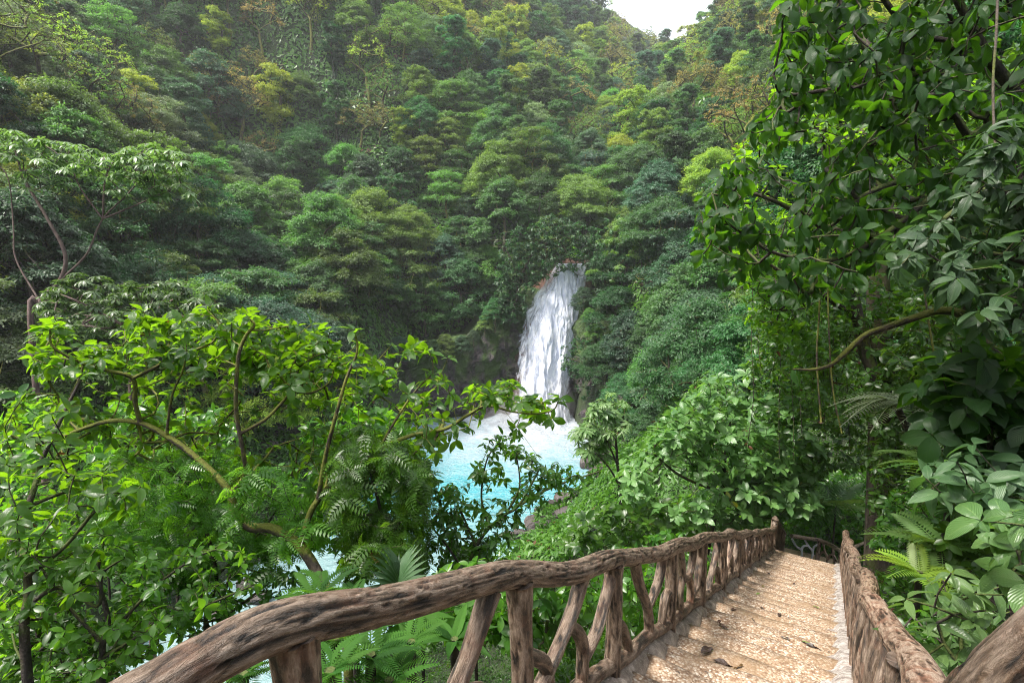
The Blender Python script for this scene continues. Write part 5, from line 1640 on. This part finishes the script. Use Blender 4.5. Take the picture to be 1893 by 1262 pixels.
# ---- big-leaved tree overhanging on the right
seed(1200)
big = [(1285, 430), (1290, 375), (1320, 340), (1350, 300), (1385, 250), (1400, 200), (1450, 150), (1440, 90), (1445, 20), (1460, -60), (1600, -330), (1950, -330), (1950, 260), (1820, 330), (1740, 400), (1640, 470), (1560, 540), (1470, 560), (1400, 540), (1330, 510)]
root = ground_pt(2050, 900, 6.2)
bush('broad_leaf_tree', 'overhanging shaded tree with very large ribbed leaves at the upper right', 'tree', root,
     [(pl([(2050, 800, 6.2), (2010, 500, 6.0), (1960, 330, 5.8), (1880, 180, 5.6), (1830, 110, 5.4), (1790, 40, 5.2), (1740, -60, 5.1)], 6), [0.10, 0.08, 0.06, 0.045, 0.03]),
      (pl([(1960, 330, 5.8), (1860, 270, 5.4), (1800, 280, 5.2), (1750, 340, 5.0), (1690, 330, 4.9), (1600, 360, 4.8), (1530, 420, 4.8), (1480, 390, 4.7)], 5), [0.05, 0.035, 0.025, 0.012]),
      (pl([(1860, 200, 5.6), (1800, 250, 5.2), (1760, 210, 5.0), (1700, 170, 4.9), (1640, 160, 4.8), (1540, 165, 4.7), (1450, 175, 4.7), (1430, 140, 4.7)], 5), [0.045, 0.03, 0.022, 0.01]),
      (pl([(1640, 160, 4.8), (1580, 60, 4.7), (1550, 0, 4.7), (1500, -40, 4.7)], 5), [0.02, 0.014]),
      (pl([(1750, 340, 5.0), (1640, 430, 4.8), (1540, 480, 4.7), (1440, 470, 4.6), (1370, 430, 4.5), (1330, 400, 4.4)], 5), [0.03, 0.022, 0.014, 0.008])],
     np.concatenate([vol(big, 1800, 4.2, 7.6, 0.0, 75), np.array(pl([(1330, 395, 4.3), (1370, 365, 4.3), (1390, 385, 4.3), (1310, 400, 4.4), (1300, 470, 4.4), (1400, 430, 4.4), (1450, 20, 4.6), (1470, 60, 4.6)], 4.4))]), 0.006, MB_dark,
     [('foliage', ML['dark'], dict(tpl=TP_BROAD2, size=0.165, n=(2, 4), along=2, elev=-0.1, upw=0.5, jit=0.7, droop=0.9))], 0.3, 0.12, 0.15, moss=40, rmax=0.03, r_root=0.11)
# sunlit small-leaved creeper behind it
seed(1201)
bush('yellow_creeper_tree', 'sunlit yellow-green small-leaved tree behind the big shaded leaves', 'tree', ground_pt(1660, 900, 13),
     [(pl([(1650, 780), (1600, 650), (1560, 450), (1530, 300), (1500, 180)], 10.5), [0.14, 0.11, 0.08, 0.03]), (pl([(1560, 450), (1450, 380), (1370, 350)], 10), [0.06, 0.03]), (pl([(1590, 600), (1480, 520), (1400, 480)], 10), [0.06, 0.03]), (pl([(1540, 330), (1640, 200), (1720, 120)], 10.5), [0.06, 0.03])],
     np.concatenate([vol([(1320, 340), (1350, 290), (1400, 240), (1430, 160), (1480, 100), (1560, 90), (1700, 60), (1850, 200), (1700, 400), (1560, 560), (1420, 560), (1340, 460)], 720, 8.5, 12, 0, 60), vol([(1350, 440), (1430, 470), (1500, 560), (1460, 640), (1380, 600)], 130, 9, 11)]), 0.006, MB_dark,
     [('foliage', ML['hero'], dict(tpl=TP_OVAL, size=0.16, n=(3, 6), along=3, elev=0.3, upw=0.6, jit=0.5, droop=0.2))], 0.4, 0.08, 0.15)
# ---- mossy trunk with shaded small-leaved climbers
seed(1202)
bush('climber_covered_tree', 'straight mossy trunk hung with small-leaved climbers, right of the glossy shrub', 'tree', ground_pt(1645, 900, 12.5),
     [(pl([(1632, 850), (1630, 760), (1628, 660), (1624, 560), (1620, 480), (1605, 380), (1600, 250), (1600, 60)], 12.3), [0.30, 0.26, 0.24, 0.21, 0.17, 0.12])],
     np.concatenate([vol([(1420, 520), (1560, 520), (1760, 470), (1800, 640), (1700, 760), (1540, 780), (1430, 700)], 900, 9.5, 13, 0, 50), vol([(1380, 560), (1500, 540), (1560, 640), (1520, 760), (1440, 700)], 420, 12, 15)]), 0.003, MB_trunk,
     [('foliage', ML['dim'], dict(tpl=TP_OVAL, size=0.15, n=(2, 5), along=4, elev=0.1, upw=0.2, jit=0.6, droop=0.5))], 0.3, 0.2, 0.25, moss=30, rmax=0.012, r_root=0.32)
# ---- curved mossy limb tree at the right edge
seed(1203)
bush('curved_mossy_tree', 'dark curved tree whose moss-bearded limb reaches left in front of the trunk', 'tree', ground_pt(1960, 900, 5.6),
     [(pl([(1930, 760), (1890, 690), (1850, 660), (1815, 625), (1795, 590), (1788, 555), (1795, 500), (1830, 420)], 5.5), [0.06, 0.05, 0.042, 0.032]),
      (pl([(1793, 590), (1760, 575), (1730, 575), (1690, 588), (1640, 605), (1600, 620), (1565, 650), (1535, 675), (1500, 683), (1465, 682)], 5.3), [0.05, 0.04, 0.036, 0.03, 0.02, 0.008])],
     vol([(1680, 600), (1800, 480), (1893, 440), (1893, 700), (1800, 760)], 40, 5, 6), 0.004, MB_moss,
     [('foliage', ML['dark'], dict(tpl=TP_ELL, size=0.2, n=(2, 4), along=1, elev=0.1, upw=0.3, jit=0.5, droop=0.5))], 0.25, 0.12, 0.2, moss=900, rmax=0.02, r_root=0.08)
# ---- silvery glossy-leaved shrub
seed(1204)
bush('silvery_leaved_shrub', 'arching shrub with silvery ribbed glossy leaves at the right edge', 'shrub', ground_pt(1980, 800, 4.2),
     [(pl([(1990, 700), (1960, 520), (1900, 400), (1840, 350), (1780, 380), (1700, 440)], 3.9), [0.04, 0.03, 0.015]), (pl([(1960, 520), (1880, 480), (1800, 470), (1720, 520)], 3.8), [0.025, 0.01]), (pl([(1960, 540), (1880, 560), (1820, 600)], 3.8), [0.025, 0.01]), (pl([(1900, 400), (1880, 300), (1840, 240)], 3.9), [0.02, 0.01])],
     vol([(1640, 440), (1700, 400), (1770, 350), (1800, 270), (1850, 210), (1950, 200), (1950, 640), (1850, 640), (1790, 560), (1740, 540), (1720, 470), (1650, 500)], 280, 3.5, 4.8), 0.004, MB_dark,
     [('foliage', ML['silver'], dict(tpl=TP_ELL, size=0.155, n=(4, 6), along=2, elev=0.15, upw=0.5, jit=0.35, droop=0.5))], 0.25, 0.1, 0.12)
# ---- ferns and big dark leaves at the right
RF = [ (1760, 870, 4.6, .7, 'yellowish fern on the bank right of the stairs'),
      (1700, 1060, 4.4, .42, 'bright yellow-green fern low on the bank right of the railing'), (1740, 1015, 4.6, .5, 'brownish green fern above the bright low fern')]
for i, (x, y, t, s_, lab) in enumerate(RF):
    rosette_plant('fern', lab, 'fern', at(x, y, t), 11, TP_FERN, s_, ML['lime'] if i == 1 else ML['fern'], 0.35, 1300 + i)
rosette_plant('understory_palm', 'dark green feather-leaved palm sprig behind the peak of the railing', 'palm', at(1545, 935, 16.5), 7, TP_PALMFROND, 1.4, ML['mid'], 0.35, 1310)
M_frond = leafmat('pale_fern_frond', (0.085, 0.115, 0.060), (0.17, 0.20, 0.12), (0.20, 0.30, 0.06), 0.45, 0.3, False, 0.5, None, 0.0)
TP_FR2 = fern_tpl(24, 0.20, 0.42, 0.24)
for q, (x, y, t, n_, lab) in enumerate([(1655, 748, 6.2, 7, 'row of pale arching fern fronds drooping below the mossy limb'), (1770, 742, 5.6, 6, 'pale fern with fronds drooping left beside the big dark leaves')]):
    seed(1312 + q)
    b_ = at(x, y, t); g = tz(b_[0], b_[1])[0]
    th = thing('fern', lab, 'fern', (b_[0], b_[1], g))
    mb = MB(); rt_ = ground_pt(x + 260, 900, t + 0.3); tube(mb, spline([rt_, (rt_ + b_) / 2 + np.array([0.25, 0, -0.1]), b_], 6), 0.04, 7); mb.build('stalk', MB_dark, th)
    for i in range(n_):
        a = (i / (n_ - 1) - 0.5) * 1.9
        d = np.array([-0.9 * math.cos(a * 0.6) + 0.25 * i / n_, 0.75 * math.sin(a), 0.10 + 0.05 * rng.normal()])
        m2 = MB(); place_leaves(m2, TP_FR2, [b_ + np.array([0.03 * i, 0, 0.01 * i])], [d], [[0.0, -0.15, 1]], [rng.uniform(0.62, 0.85)], [rng.uniform(0, 1)])
        m2.build('frond', M_frond, th, False)
seed(1311)
BL = [((1830, 790, 4.4), (1700, 720), 130, .27, 'dark', 'cluster of very large dark glossy leaves at the right edge', [(1690, 700), (1780, 650), (1900, 640), (1950, 760), (1930, 900), (1780, 860), (1700, 780)], 4.0, 5.0, TP_BROAD),
      ((1870, 1060, 2.3), (1850, 1000), 26, .14, 'round', 'large pale-veined leaves close at the right edge', [(1810, 940), (1900, 920), (1950, 960), (1950, 1130), (1850, 1090), (1815, 1020)], 2.0, 2.6, TP_BROAD),
      ((1800, 1150, 3.0), (1780, 1100), 46, .17, 'round', 'glossy ribbed-leaved plant low right beside the near rail', [(1660, 1120), (1740, 1040), (1890, 1060), (1890, 1180), (1740, 1262), (1660, 1262)], 2.5, 3.4, TP_ELL),
      ((1850, 950, 4.0), (1800, 900), 70, .24, 'silver', 'dark ribbed-leaved shrub below the large glossy leaves', [(1700, 860), (1800, 820), (1950, 840), (1950, 960), (1820, 960), (1720, 930)], 3.6, 4.6, TP_ELL)]
for i, (rp, mid, n_, sz, mt, lab, poly, ta, tb, tpl) in enumerate(BL):
    seed(1320 + i)
    r0_ = ground_pt(*rp)
    bush('large_leaf_plant', lab, 'plant', r0_, [([at(rp[0], rp[1], rp[2]), at(mid[0], mid[1], rp[2])], [0.02, 0.01])], vol(poly, n_, ta, tb), 0.004, MB_dark,
         [('foliage', ML[mt], dict(tpl=tpl, size=sz * 0.85, n=(3, 4), along=1, elev=0.3, upw=0.8, jit=0.45, droop=0.35))], 0.2, 0.08, 0.12, r_root=0.025)
fine_shrub('leafy_shrub', 'leafy shrub hanging between the mossy tree and the pool at centre left', (640, 1100, 7.5), 7.5,
           [[(640, 1080), (650, 980), (660, 880), (680, 800)], [(655, 930), (720, 860), (760, 820)], [(650, 980), (590, 900)]],
           [(560, 780), (640, 740), (740, 770), (790, 830), (770, 900), (720, 1000), (640, 1060), (570, 1000)], 420, 6.8, 8.5, TP_OVAL, 0.15, nn=(3, 6), al=3, clump=35, sd=1065)
RB = [((1600, 960, 19), [(1440, 960), (1540, 880), (1620, 840), (1700, 880), (1690, 980), (1580, 1010), (1500, 1000)], 420, 17, 20, .22, 'leafy undershrub behind the right railing top'),
      ((1700, 1010, 8.5), [(1610, 1010), (1640, 920), (1700, 880), (1800, 920), (1800, 1010), (1690, 1050)], 400, 8.0, 10, .12, 'bright small-leaved shrub on the right bank'),
      ((1710, 1090, 6.6), [(1640, 1080), (1660, 1030), (1740, 1000), (1800, 1060), (1750, 1130), (1670, 1130)], 280, 6.0, 7.4, .10, 'small shrub close behind the worn right handrail'),
      ((1750, 1190, 4.4), [(1670, 1190), (1680, 1130), (1750, 1120), (1820, 1180), (1780, 1262), (1700, 1262)], 200, 4.0, 4.9, .09, 'low leafy seedlings at the bottom right below the railing'),
      ((1840, 1010, 5.0), [(1740, 1000), (1760, 950), (1840, 930), (1893, 960), (1893, 1080), (1780, 1090)], 200, 4.2, 5.6, .11, 'leafy shrub behind the pale-veined large leaves'),
      ((1420, 900, 19), [(1180, 960), (1300, 900), (1500, 860), (1600, 880), (1560, 980), (1400, 985), (1250, 975)], 300, 18, 21, .28, 'shaded shrub behind the base of the glossy rounded shrub'),
      ((1620, 760, 15), [(1380, 700), (1400, 560), (1500, 520), (1620, 560), (1640, 700), (1620, 860), (1500, 880), (1440, 800)], 620, 13.5, 16.5, .20, 'dark small-leaved thicket between the glossy shrub and the tall trunk'),
      ((1720, 800, 10), [(1600, 720), (1700, 620), (1850, 640), (1880, 780), (1800, 900), (1640, 880)], 420, 9, 12, .16, 'thicket behind the pale ferns at the right'),
      ((1660, 1000, 10.5), [(1600, 820), (1660, 790), (1740, 830), (1730, 960), (1660, 1020), (1610, 1000)], 300, 9.3, 11.6, .15, 'shrub hiding the foot of the tall trunk'),
      ((1780, 620, 9), [(1600, 640), (1700, 520), (1893, 480), (1950, 640), (1893, 780), (1700, 760)], 420, 8, 11, .16, 'shadowy shrub high on the right bank behind the curved tree'),
      ((1800, 300, 11), [(1620, 420), (1660, 200), (1780, 60), (1960, 60), (1960, 480), (1760, 500)], 420, 10, 13, .22, 'tall dark shrub behind the silvery leaves')]
for i, (rp, poly, n_, ta, tb, sz, lab) in enumerate(RB):
    fine_shrub('bank_shrub', lab, rp, rp[2], [[(rp[0], rp[1]), (np.mean([q[0] for q in poly]), np.mean([q[1] for q in poly]))]], poly, n_, ta, tb, TP_OVAL, sz, mat='fine' if i < 6 else 'dim', nn=(3, 6), al=3, clump=0, sd=1340 + i, rr=0.02, rt=0.004)

seed(1450)
bush('overhanging_tree', 'dark-boughed tree leaning from the left lip across the top of the waterfall', 'tree', at(950, 590, 80.5),
     [(pl([(952, 560), (965, 510), (985, 470), (1030, 440), (1080, 445)], 79.6), [0.28, 0.22, 0.16, 0.10, 0.06]), (pl([(965, 510), (940, 470), (930, 430)], 79.6), [0.16, 0.08]), (pl([(1030, 440), (1050, 470), (1060, 500)], 79), [0.09, 0.04])],
     vol([(935, 600), (915, 560), (915, 480), (950, 420), (1020, 395), (1095, 415), (1112, 480), (1092, 505), (1070, 512), (1045, 500), (1022, 512), (1000, 520), (985, 540), (965, 590)], 620, 76.5, 80), 0.022, MB_dark,
     [('foliage', ML['deep'], dict(tpl=TP_ELL, size=0.50, n=(5, 9), along=4, elev=0.2, upw=0.6, jit=0.5, droop=0.3))], 1.2, 0.1, 0.2, r_root=0.35, rmax=0.12)
seed(1451)
bush('overhanging_tree', 'dark leafy tree crowding in from the right over the edge of the waterfall', 'tree', at(1110, 640, 78.5),
     [(pl([(1112, 600), (1120, 540), (1110, 480), (1090, 450)], 78), [0.28, 0.22, 0.14, 0.07]), (pl([(1120, 560), (1160, 520), (1190, 480)], 77.5), [0.16, 0.08]), (pl([(1112, 610), (1090, 610), (1072, 622)], 77), [0.12, 0.05])],
     vol([(1092, 430), (1130, 395), (1220, 420), (1230, 600), (1190, 700), (1110, 700), (1072, 640), (1085, 590), (1096, 540), (1090, 490)], 560, 73, 79), 0.022, MB_dark,
     [('foliage', ML['deep'], dict(tpl=TP_ELL, size=0.50, n=(5, 9), along=4, elev=0.2, upw=0.6, jit=0.5, droop=0.3))], 1.2, 0.1, 0.2, r_root=0.35, rmax=0.12)
seed(1452)
bush('overhanging_tree', 'bushy branch tree reaching left across the lower right side of the waterfall', 'tree', at(1120, 760, 72),
     [(pl([(1115, 720), (1100, 690), (1070, 668), (1045, 660)], 72), [0.22, 0.15, 0.09, 0.04]), (pl([(1115, 720), (1150, 690), (1170, 660)], 72), [0.12, 0.06])],
     vol([(1030, 668), (1038, 640), (1070, 620), (1120, 610), (1200, 640), (1200, 760), (1130, 770), (1090, 745), (1062, 722), (1045, 690)], 420, 69, 74), 0.02, MB_dark,
     [('foliage', ML['deep'], dict(tpl=TP_ELL, size=0.42, n=(5, 9), along=4, elev=0.2, upw=0.6, jit=0.5, droop=0.3))], 1.0, 0.1, 0.2, r_root=0.3, rmax=0.1)
# ---- pale-limbed umbrella trees on the far left
seed(1400)
bush('umbrella_tree', 'tall pale-limbed tree with a flat spreading top of hand-shaped leaves at the left', 'tree', ground_pt(60, 700, 20),
     [(pl([(60, 640), (75, 560), (110, 520), (120, 470), (85, 400), (45, 330), (20, 250)], 20), [0.10, 0.08, 0.06, 0.035]), (pl([(75, 560), (30, 480), (25, 420), (15, 330), (-20, 290)], 20), [0.035, 0.015]),
      (pl([(110, 520), (160, 470), (190, 405), (240, 355), (280, 300)], 20), [0.045, 0.02]), (pl([(190, 405), (150, 350), (125, 300), (70, 260)], 20), [0.035, 0.015]), (pl([(190, 405), (250, 380), (330, 345)], 20), [0.04, 0.02]), (pl([(190, 400), (195, 330), (215, 290)], 20), [0.04, 0.02])],
     np.concatenate([vol([(-40, 260), (0, 232), (60, 250), (130, 262), (215, 285), (260, 262), (330, 275), (350, 320), (300, 345), (230, 330), (150, 325), (60, 290), (-40, 300)], 260, 18.5, 22.5),
                     vol([(0, 300), (120, 320), (130, 360), (0, 350)], 14, 19, 21), vol([(170, 330), (340, 330), (360, 365), (220, 370)], 30, 19, 21)]), 0.010, MB_red,
     [('foliage', ML['cecro'], dict(tpl=TP_PALM, size=0.66, n=(1, 2), along=1, elev=0.05, upw=3.0, jit=0.2, droop=0.0))], 0.6, 0.0, 0.15, 1.0, rmax=0.022, r_root=0.12)
seed(1401)
bush('umbrella_tree', 'lower spray of pale hand-shaped leaves above the mossy tree at the left', 'tree', ground_pt(240, 720, 16),
     [(pl([(240, 700), (235, 640), (225, 600), (260, 560)], 16), [0.06, 0.045, 0.02]), (pl([(225, 600), (150, 560), (100, 540)], 16), [0.05, 0.02]), (pl([(225, 610), (310, 560), (350, 540)], 16), [0.05, 0.02])],
     vol([(60, 560), (120, 500), (230, 520), (330, 520), (420, 560), (400, 610), (250, 620), (100, 620)], 200, 15, 18), 0.008, MB_red,
     [('foliage', ML['cecro'], dict(tpl=TP_PALM, size=0.5, n=(1, 3), along=1, elev=0.05, upw=2.0, jit=0.3, droop=0.0))], 0.5, 0.05, 0.15, 1.0, rmax=0.04, r_root=0.1)

# ---- lianas
k = 0
for i, (pts, t, r_, lab) in enumerate([([(1845, -40), (1842, 60), (1836, 150), (1838, 240), (1846, 320)], 4.0, 0.009, 'long hanging liana at the upper right corner'), ([(1512, 420), (1515, 560), (1510, 660), (1518, 780)], 7.2, 0.012, 'straight liana hanging left of the mossy trunk'),
                                       ([(1530, 460), (1532, 600), (1540, 720), (1556, 800)], 7.4, 0.010, 'second liana hanging close left of the mossy trunk'), ([(1700, 420), (1712, 560), (1735, 700), (1745, 740)], 7.8, 0.014, 'bent liana right of the mossy trunk'),
                                       ([(930, 755), (958, 792), (985, 830), (1000, 850)], 5.6, 0.002, 'thin stray tendril crossing the white foam')]):
    mb = MB(); tube(mb, spline(pl(pts, t), 10), r_, 6); o = mb.build('liana', MB_moss if i else MB_bark); setp(o, lab, 'liana')

seed(1470)
for i in range(14):
    x0_ = 1385 + i * 19 + random.uniform(-8, 8); t = random.uniform(10.5, 12.5); y0_ = random.uniform(430, 520); y1_ = random.uniform(680, 860)
    mb = MB(); pts = spline([at(x0_ + random.uniform(-12, 12) * q, y0_ + (y1_ - y0_) * q, t) for q in (0, .25, .5, .75, 1)], 8)
    tube(mb, pts, 0.008, 5)
    v = mb.build('stem', MB_dark); 
    th = thing('leafy_vine', 'thin leafy vine hanging in the dark thicket left of the tall trunk', 'vine', tuple(pts[0]), 'vines hanging in the thicket')
    v.data.transform(Matrix.Translation(-Vector(pts[0]))); v.parent = th
    mb = MB(); m_ = 90; u = rng.uniform(0, len(pts) - 1, m_); P = np.stack([np.interp(u, np.arange(len(pts)), pts[:, c]) for c in range(3)], -1)
    D = rand_dirs(m_, -0.9, 0.3); place_leaves(mb, TP_OVAL, P, D, rng.normal(0, 1, (m_, 3)) + np.array([0, -0.3, 1]), 0.11 * rng.uniform(0.6, 1.3, m_), rng.uniform(0, 1, m_))
    mb.build('foliage', ML['dim'], th)
# ---- boulders on the shore
k = NT('brown_boulder')
tc = k.n('TexCoord').outputs['Object']; oi = k.n('ObjectInfo').outputs['Random']
nn = k.noise(tc, 1.8, 6, 0.7)
col = k.ramp(nn, [(0.3, (0.035, 0.025, 0.022)), (0.55, (0.045, 0.036, 0.034)), (0.75, (0.085, 0.070, 0.064))])
col = k.n('HueSaturation', {'Hue': 0.5, 'Saturation': 1.0, 'Value': k.math('MULTIPLY_ADD', oi, 0.9, 0.6), 'Fac': 1.0, 'Color': col}).outputs[0]
b = k.n('Bump', {'Height': k.noise(tc, 5, 6, 0.7), 'Strength': 0.8, 'Distance': 0.1})
p = k.n('BsdfPrincipled', {'Base Color': col, 'Roughness': 0.55, 'Normal': b.outputs[0]}); k.L(p.outputs[0], k.out.inputs[0]); M_bould = k.m
seed(1500)
def rock_mesh(sd):
    import bmesh
    bm = bmesh.new(); bmesh.ops.create_icosphere(bm, subdivisions=3, radius=1)
    V = np.array([v.co[:] for v in bm.verts]); g = np.random.default_rng(sd)
    for q in range(9):
        n = rand_dirs(1)[0]; h = g.uniform(0.55, 0.9); d = V @ n; V -= np.maximum(d - h, 0)[:, None] * n
    V *= (1 + 0.10 * fbm(V * 1.5 + sd, 3, sd))[:, None]; V *= np.array([1.25, 0.95, 0.7])
    for v, c in zip(bm.verts, V): v.co = c
    me = bpy.data.meshes.new('boulder'); bm.to_mesh(me); bm.free(); me.materials.append(M_bould); return me
RM = [rock_mesh(i) for i in range(5)]
ROCKS = []
for px, py in [(1015, 945), (1040, 940), (1075, 945), (1098, 938), (1060, 955), (1020, 960), (1000, 975), (1030, 985), (1055, 990), (1010, 1000), (985, 990), (965, 975), (1040, 1005), (1070, 975), (990, 1015), (1020, 1022), (1000, 1040), (1045, 965), (975, 1005),
               (1105, 875), (1125, 855), (1110, 845), (1128, 895), (1140, 915), (1118, 868), (1095, 850), (1150, 890), (1085, 955), (950, 990)]:
    for q in range(2):
        P = at_z(px + random.uniform(-9, 9), py + random.uniform(-7, 7), 0.4)
        ROCKS.append((P, random.uniform(0.35, 0.95) * (1.7 if 1090 < px < 1160 and py < 920 else 1)))
for px, py in [(520, 915), (545, 905), (500, 935), (480, 1100), (400, 1130), (455, 1075), (470, 880), (505, 1010), (430, 1165), (620, 800), (650, 790)]:
    ROCKS.append((at_z(px, py, 0.4), random.uniform(0.6, 1.3)))
for i, (P, s_) in enumerate(ROCKS):
    o = bpy.data.objects.new('boulder', RM[i % 5]); C.objects.link(o)
    g = tz(P[0], P[1])[0]
    o.location = (P[0], P[1], max(g, -0.1) + 0.15 * s_); o.scale = (s_, s_, s_); o.rotation_euler = (random.uniform(-.4, .4), random.uniform(-.4, .4), random.uniform(0, 6.28))
    px, py, _ = proj(P)
    if px > 1088 and py < 925: setp(o, 'dark purplish boulder at the right edge of the pool by the rapids', 'boulder', 'dark boulders at the right pool edge')
    elif px > 900: setp(o, 'brown angular boulder on the shore below the pool', 'boulder', 'brown boulders on the near shore')
    else: setp(o, 'brown boulder beside the stream behind the mossy tree', 'boulder', 'boulders along the stream at the left')

# ------------------------------------------------------------------ spray at the foot of the falls
import bmesh
k = NT('spray')
pv = k.n('VolumePrincipled', {'Color': (0.96, 0.97, 1.0, 1), 'Density': 0.055, 'Anisotropy': 0.2}); k.L(pv.outputs[0], k.out.inputs['Volume'])
for i, (x, y, z, a, b_, c) in enumerate([(3.5, 76.5, 1.0, 5.5, 3.6, 4.2), (1.5, 75.0, 0.6, 5.5, 4.5, 2.4), (5.5, 76.8, 2.2, 3.6, 2.8, 4.6)]):
    bm = bmesh.new(); bmesh.ops.create_icosphere(bm, subdivisions=3, radius=1)
    for v in bm.verts: v.co = Vector((v.co.x * a, v.co.y * b_, v.co.z * c)) * (1 + 0.12 * math.sin(v.co.x * 5 + i) * math.cos(v.co.z * 4))
    me = bpy.data.meshes.new('spray'); bm.to_mesh(me); bm.free(); me.materials.append(k.m)
    o = bpy.data.objects.new('spray', me); C.objects.link(o); o.location = (x, y, z)
    setp(o, 'thin white spray hanging over the foot of the waterfall', 'spray', None, 'stuff')
# ------------------------------------------------------------------ humid air
def box_mesh(name, lo, hi, mat):
    V = np.array([[x, y, z] for x in (lo[0], hi[0]) for y in (lo[1], hi[1]) for z in (lo[2], hi[2])], float)
    Q = [[0, 1, 3, 2], [4, 6, 7, 5], [0, 4, 5, 1], [2, 3, 7, 6], [0, 2, 6, 4], [1, 5, 7, 3]]
    return mesh_np(name, V, np.array(Q), mat)
k = NT('humid_air')
pv = k.n('VolumePrincipled', {'Color': (0.93, 0.96, 1.0, 1), 'Density': 0.00038, 'Anisotropy': 0.3})
k.L(pv.outputs[0], k.out.inputs['Volume'])
ztop = max(float(GZ.max()) + 3, 170.0)
o = box_mesh('haze', (gx.min() - 5, gyv.min() - 5, float(GZ.min()) - 1.5), (gx.max() + 5, gyv.max() + 5, ztop + 18), k.m)
setp(o, 'pale humid haze filling the valley air', 'haze', kind='stuff')
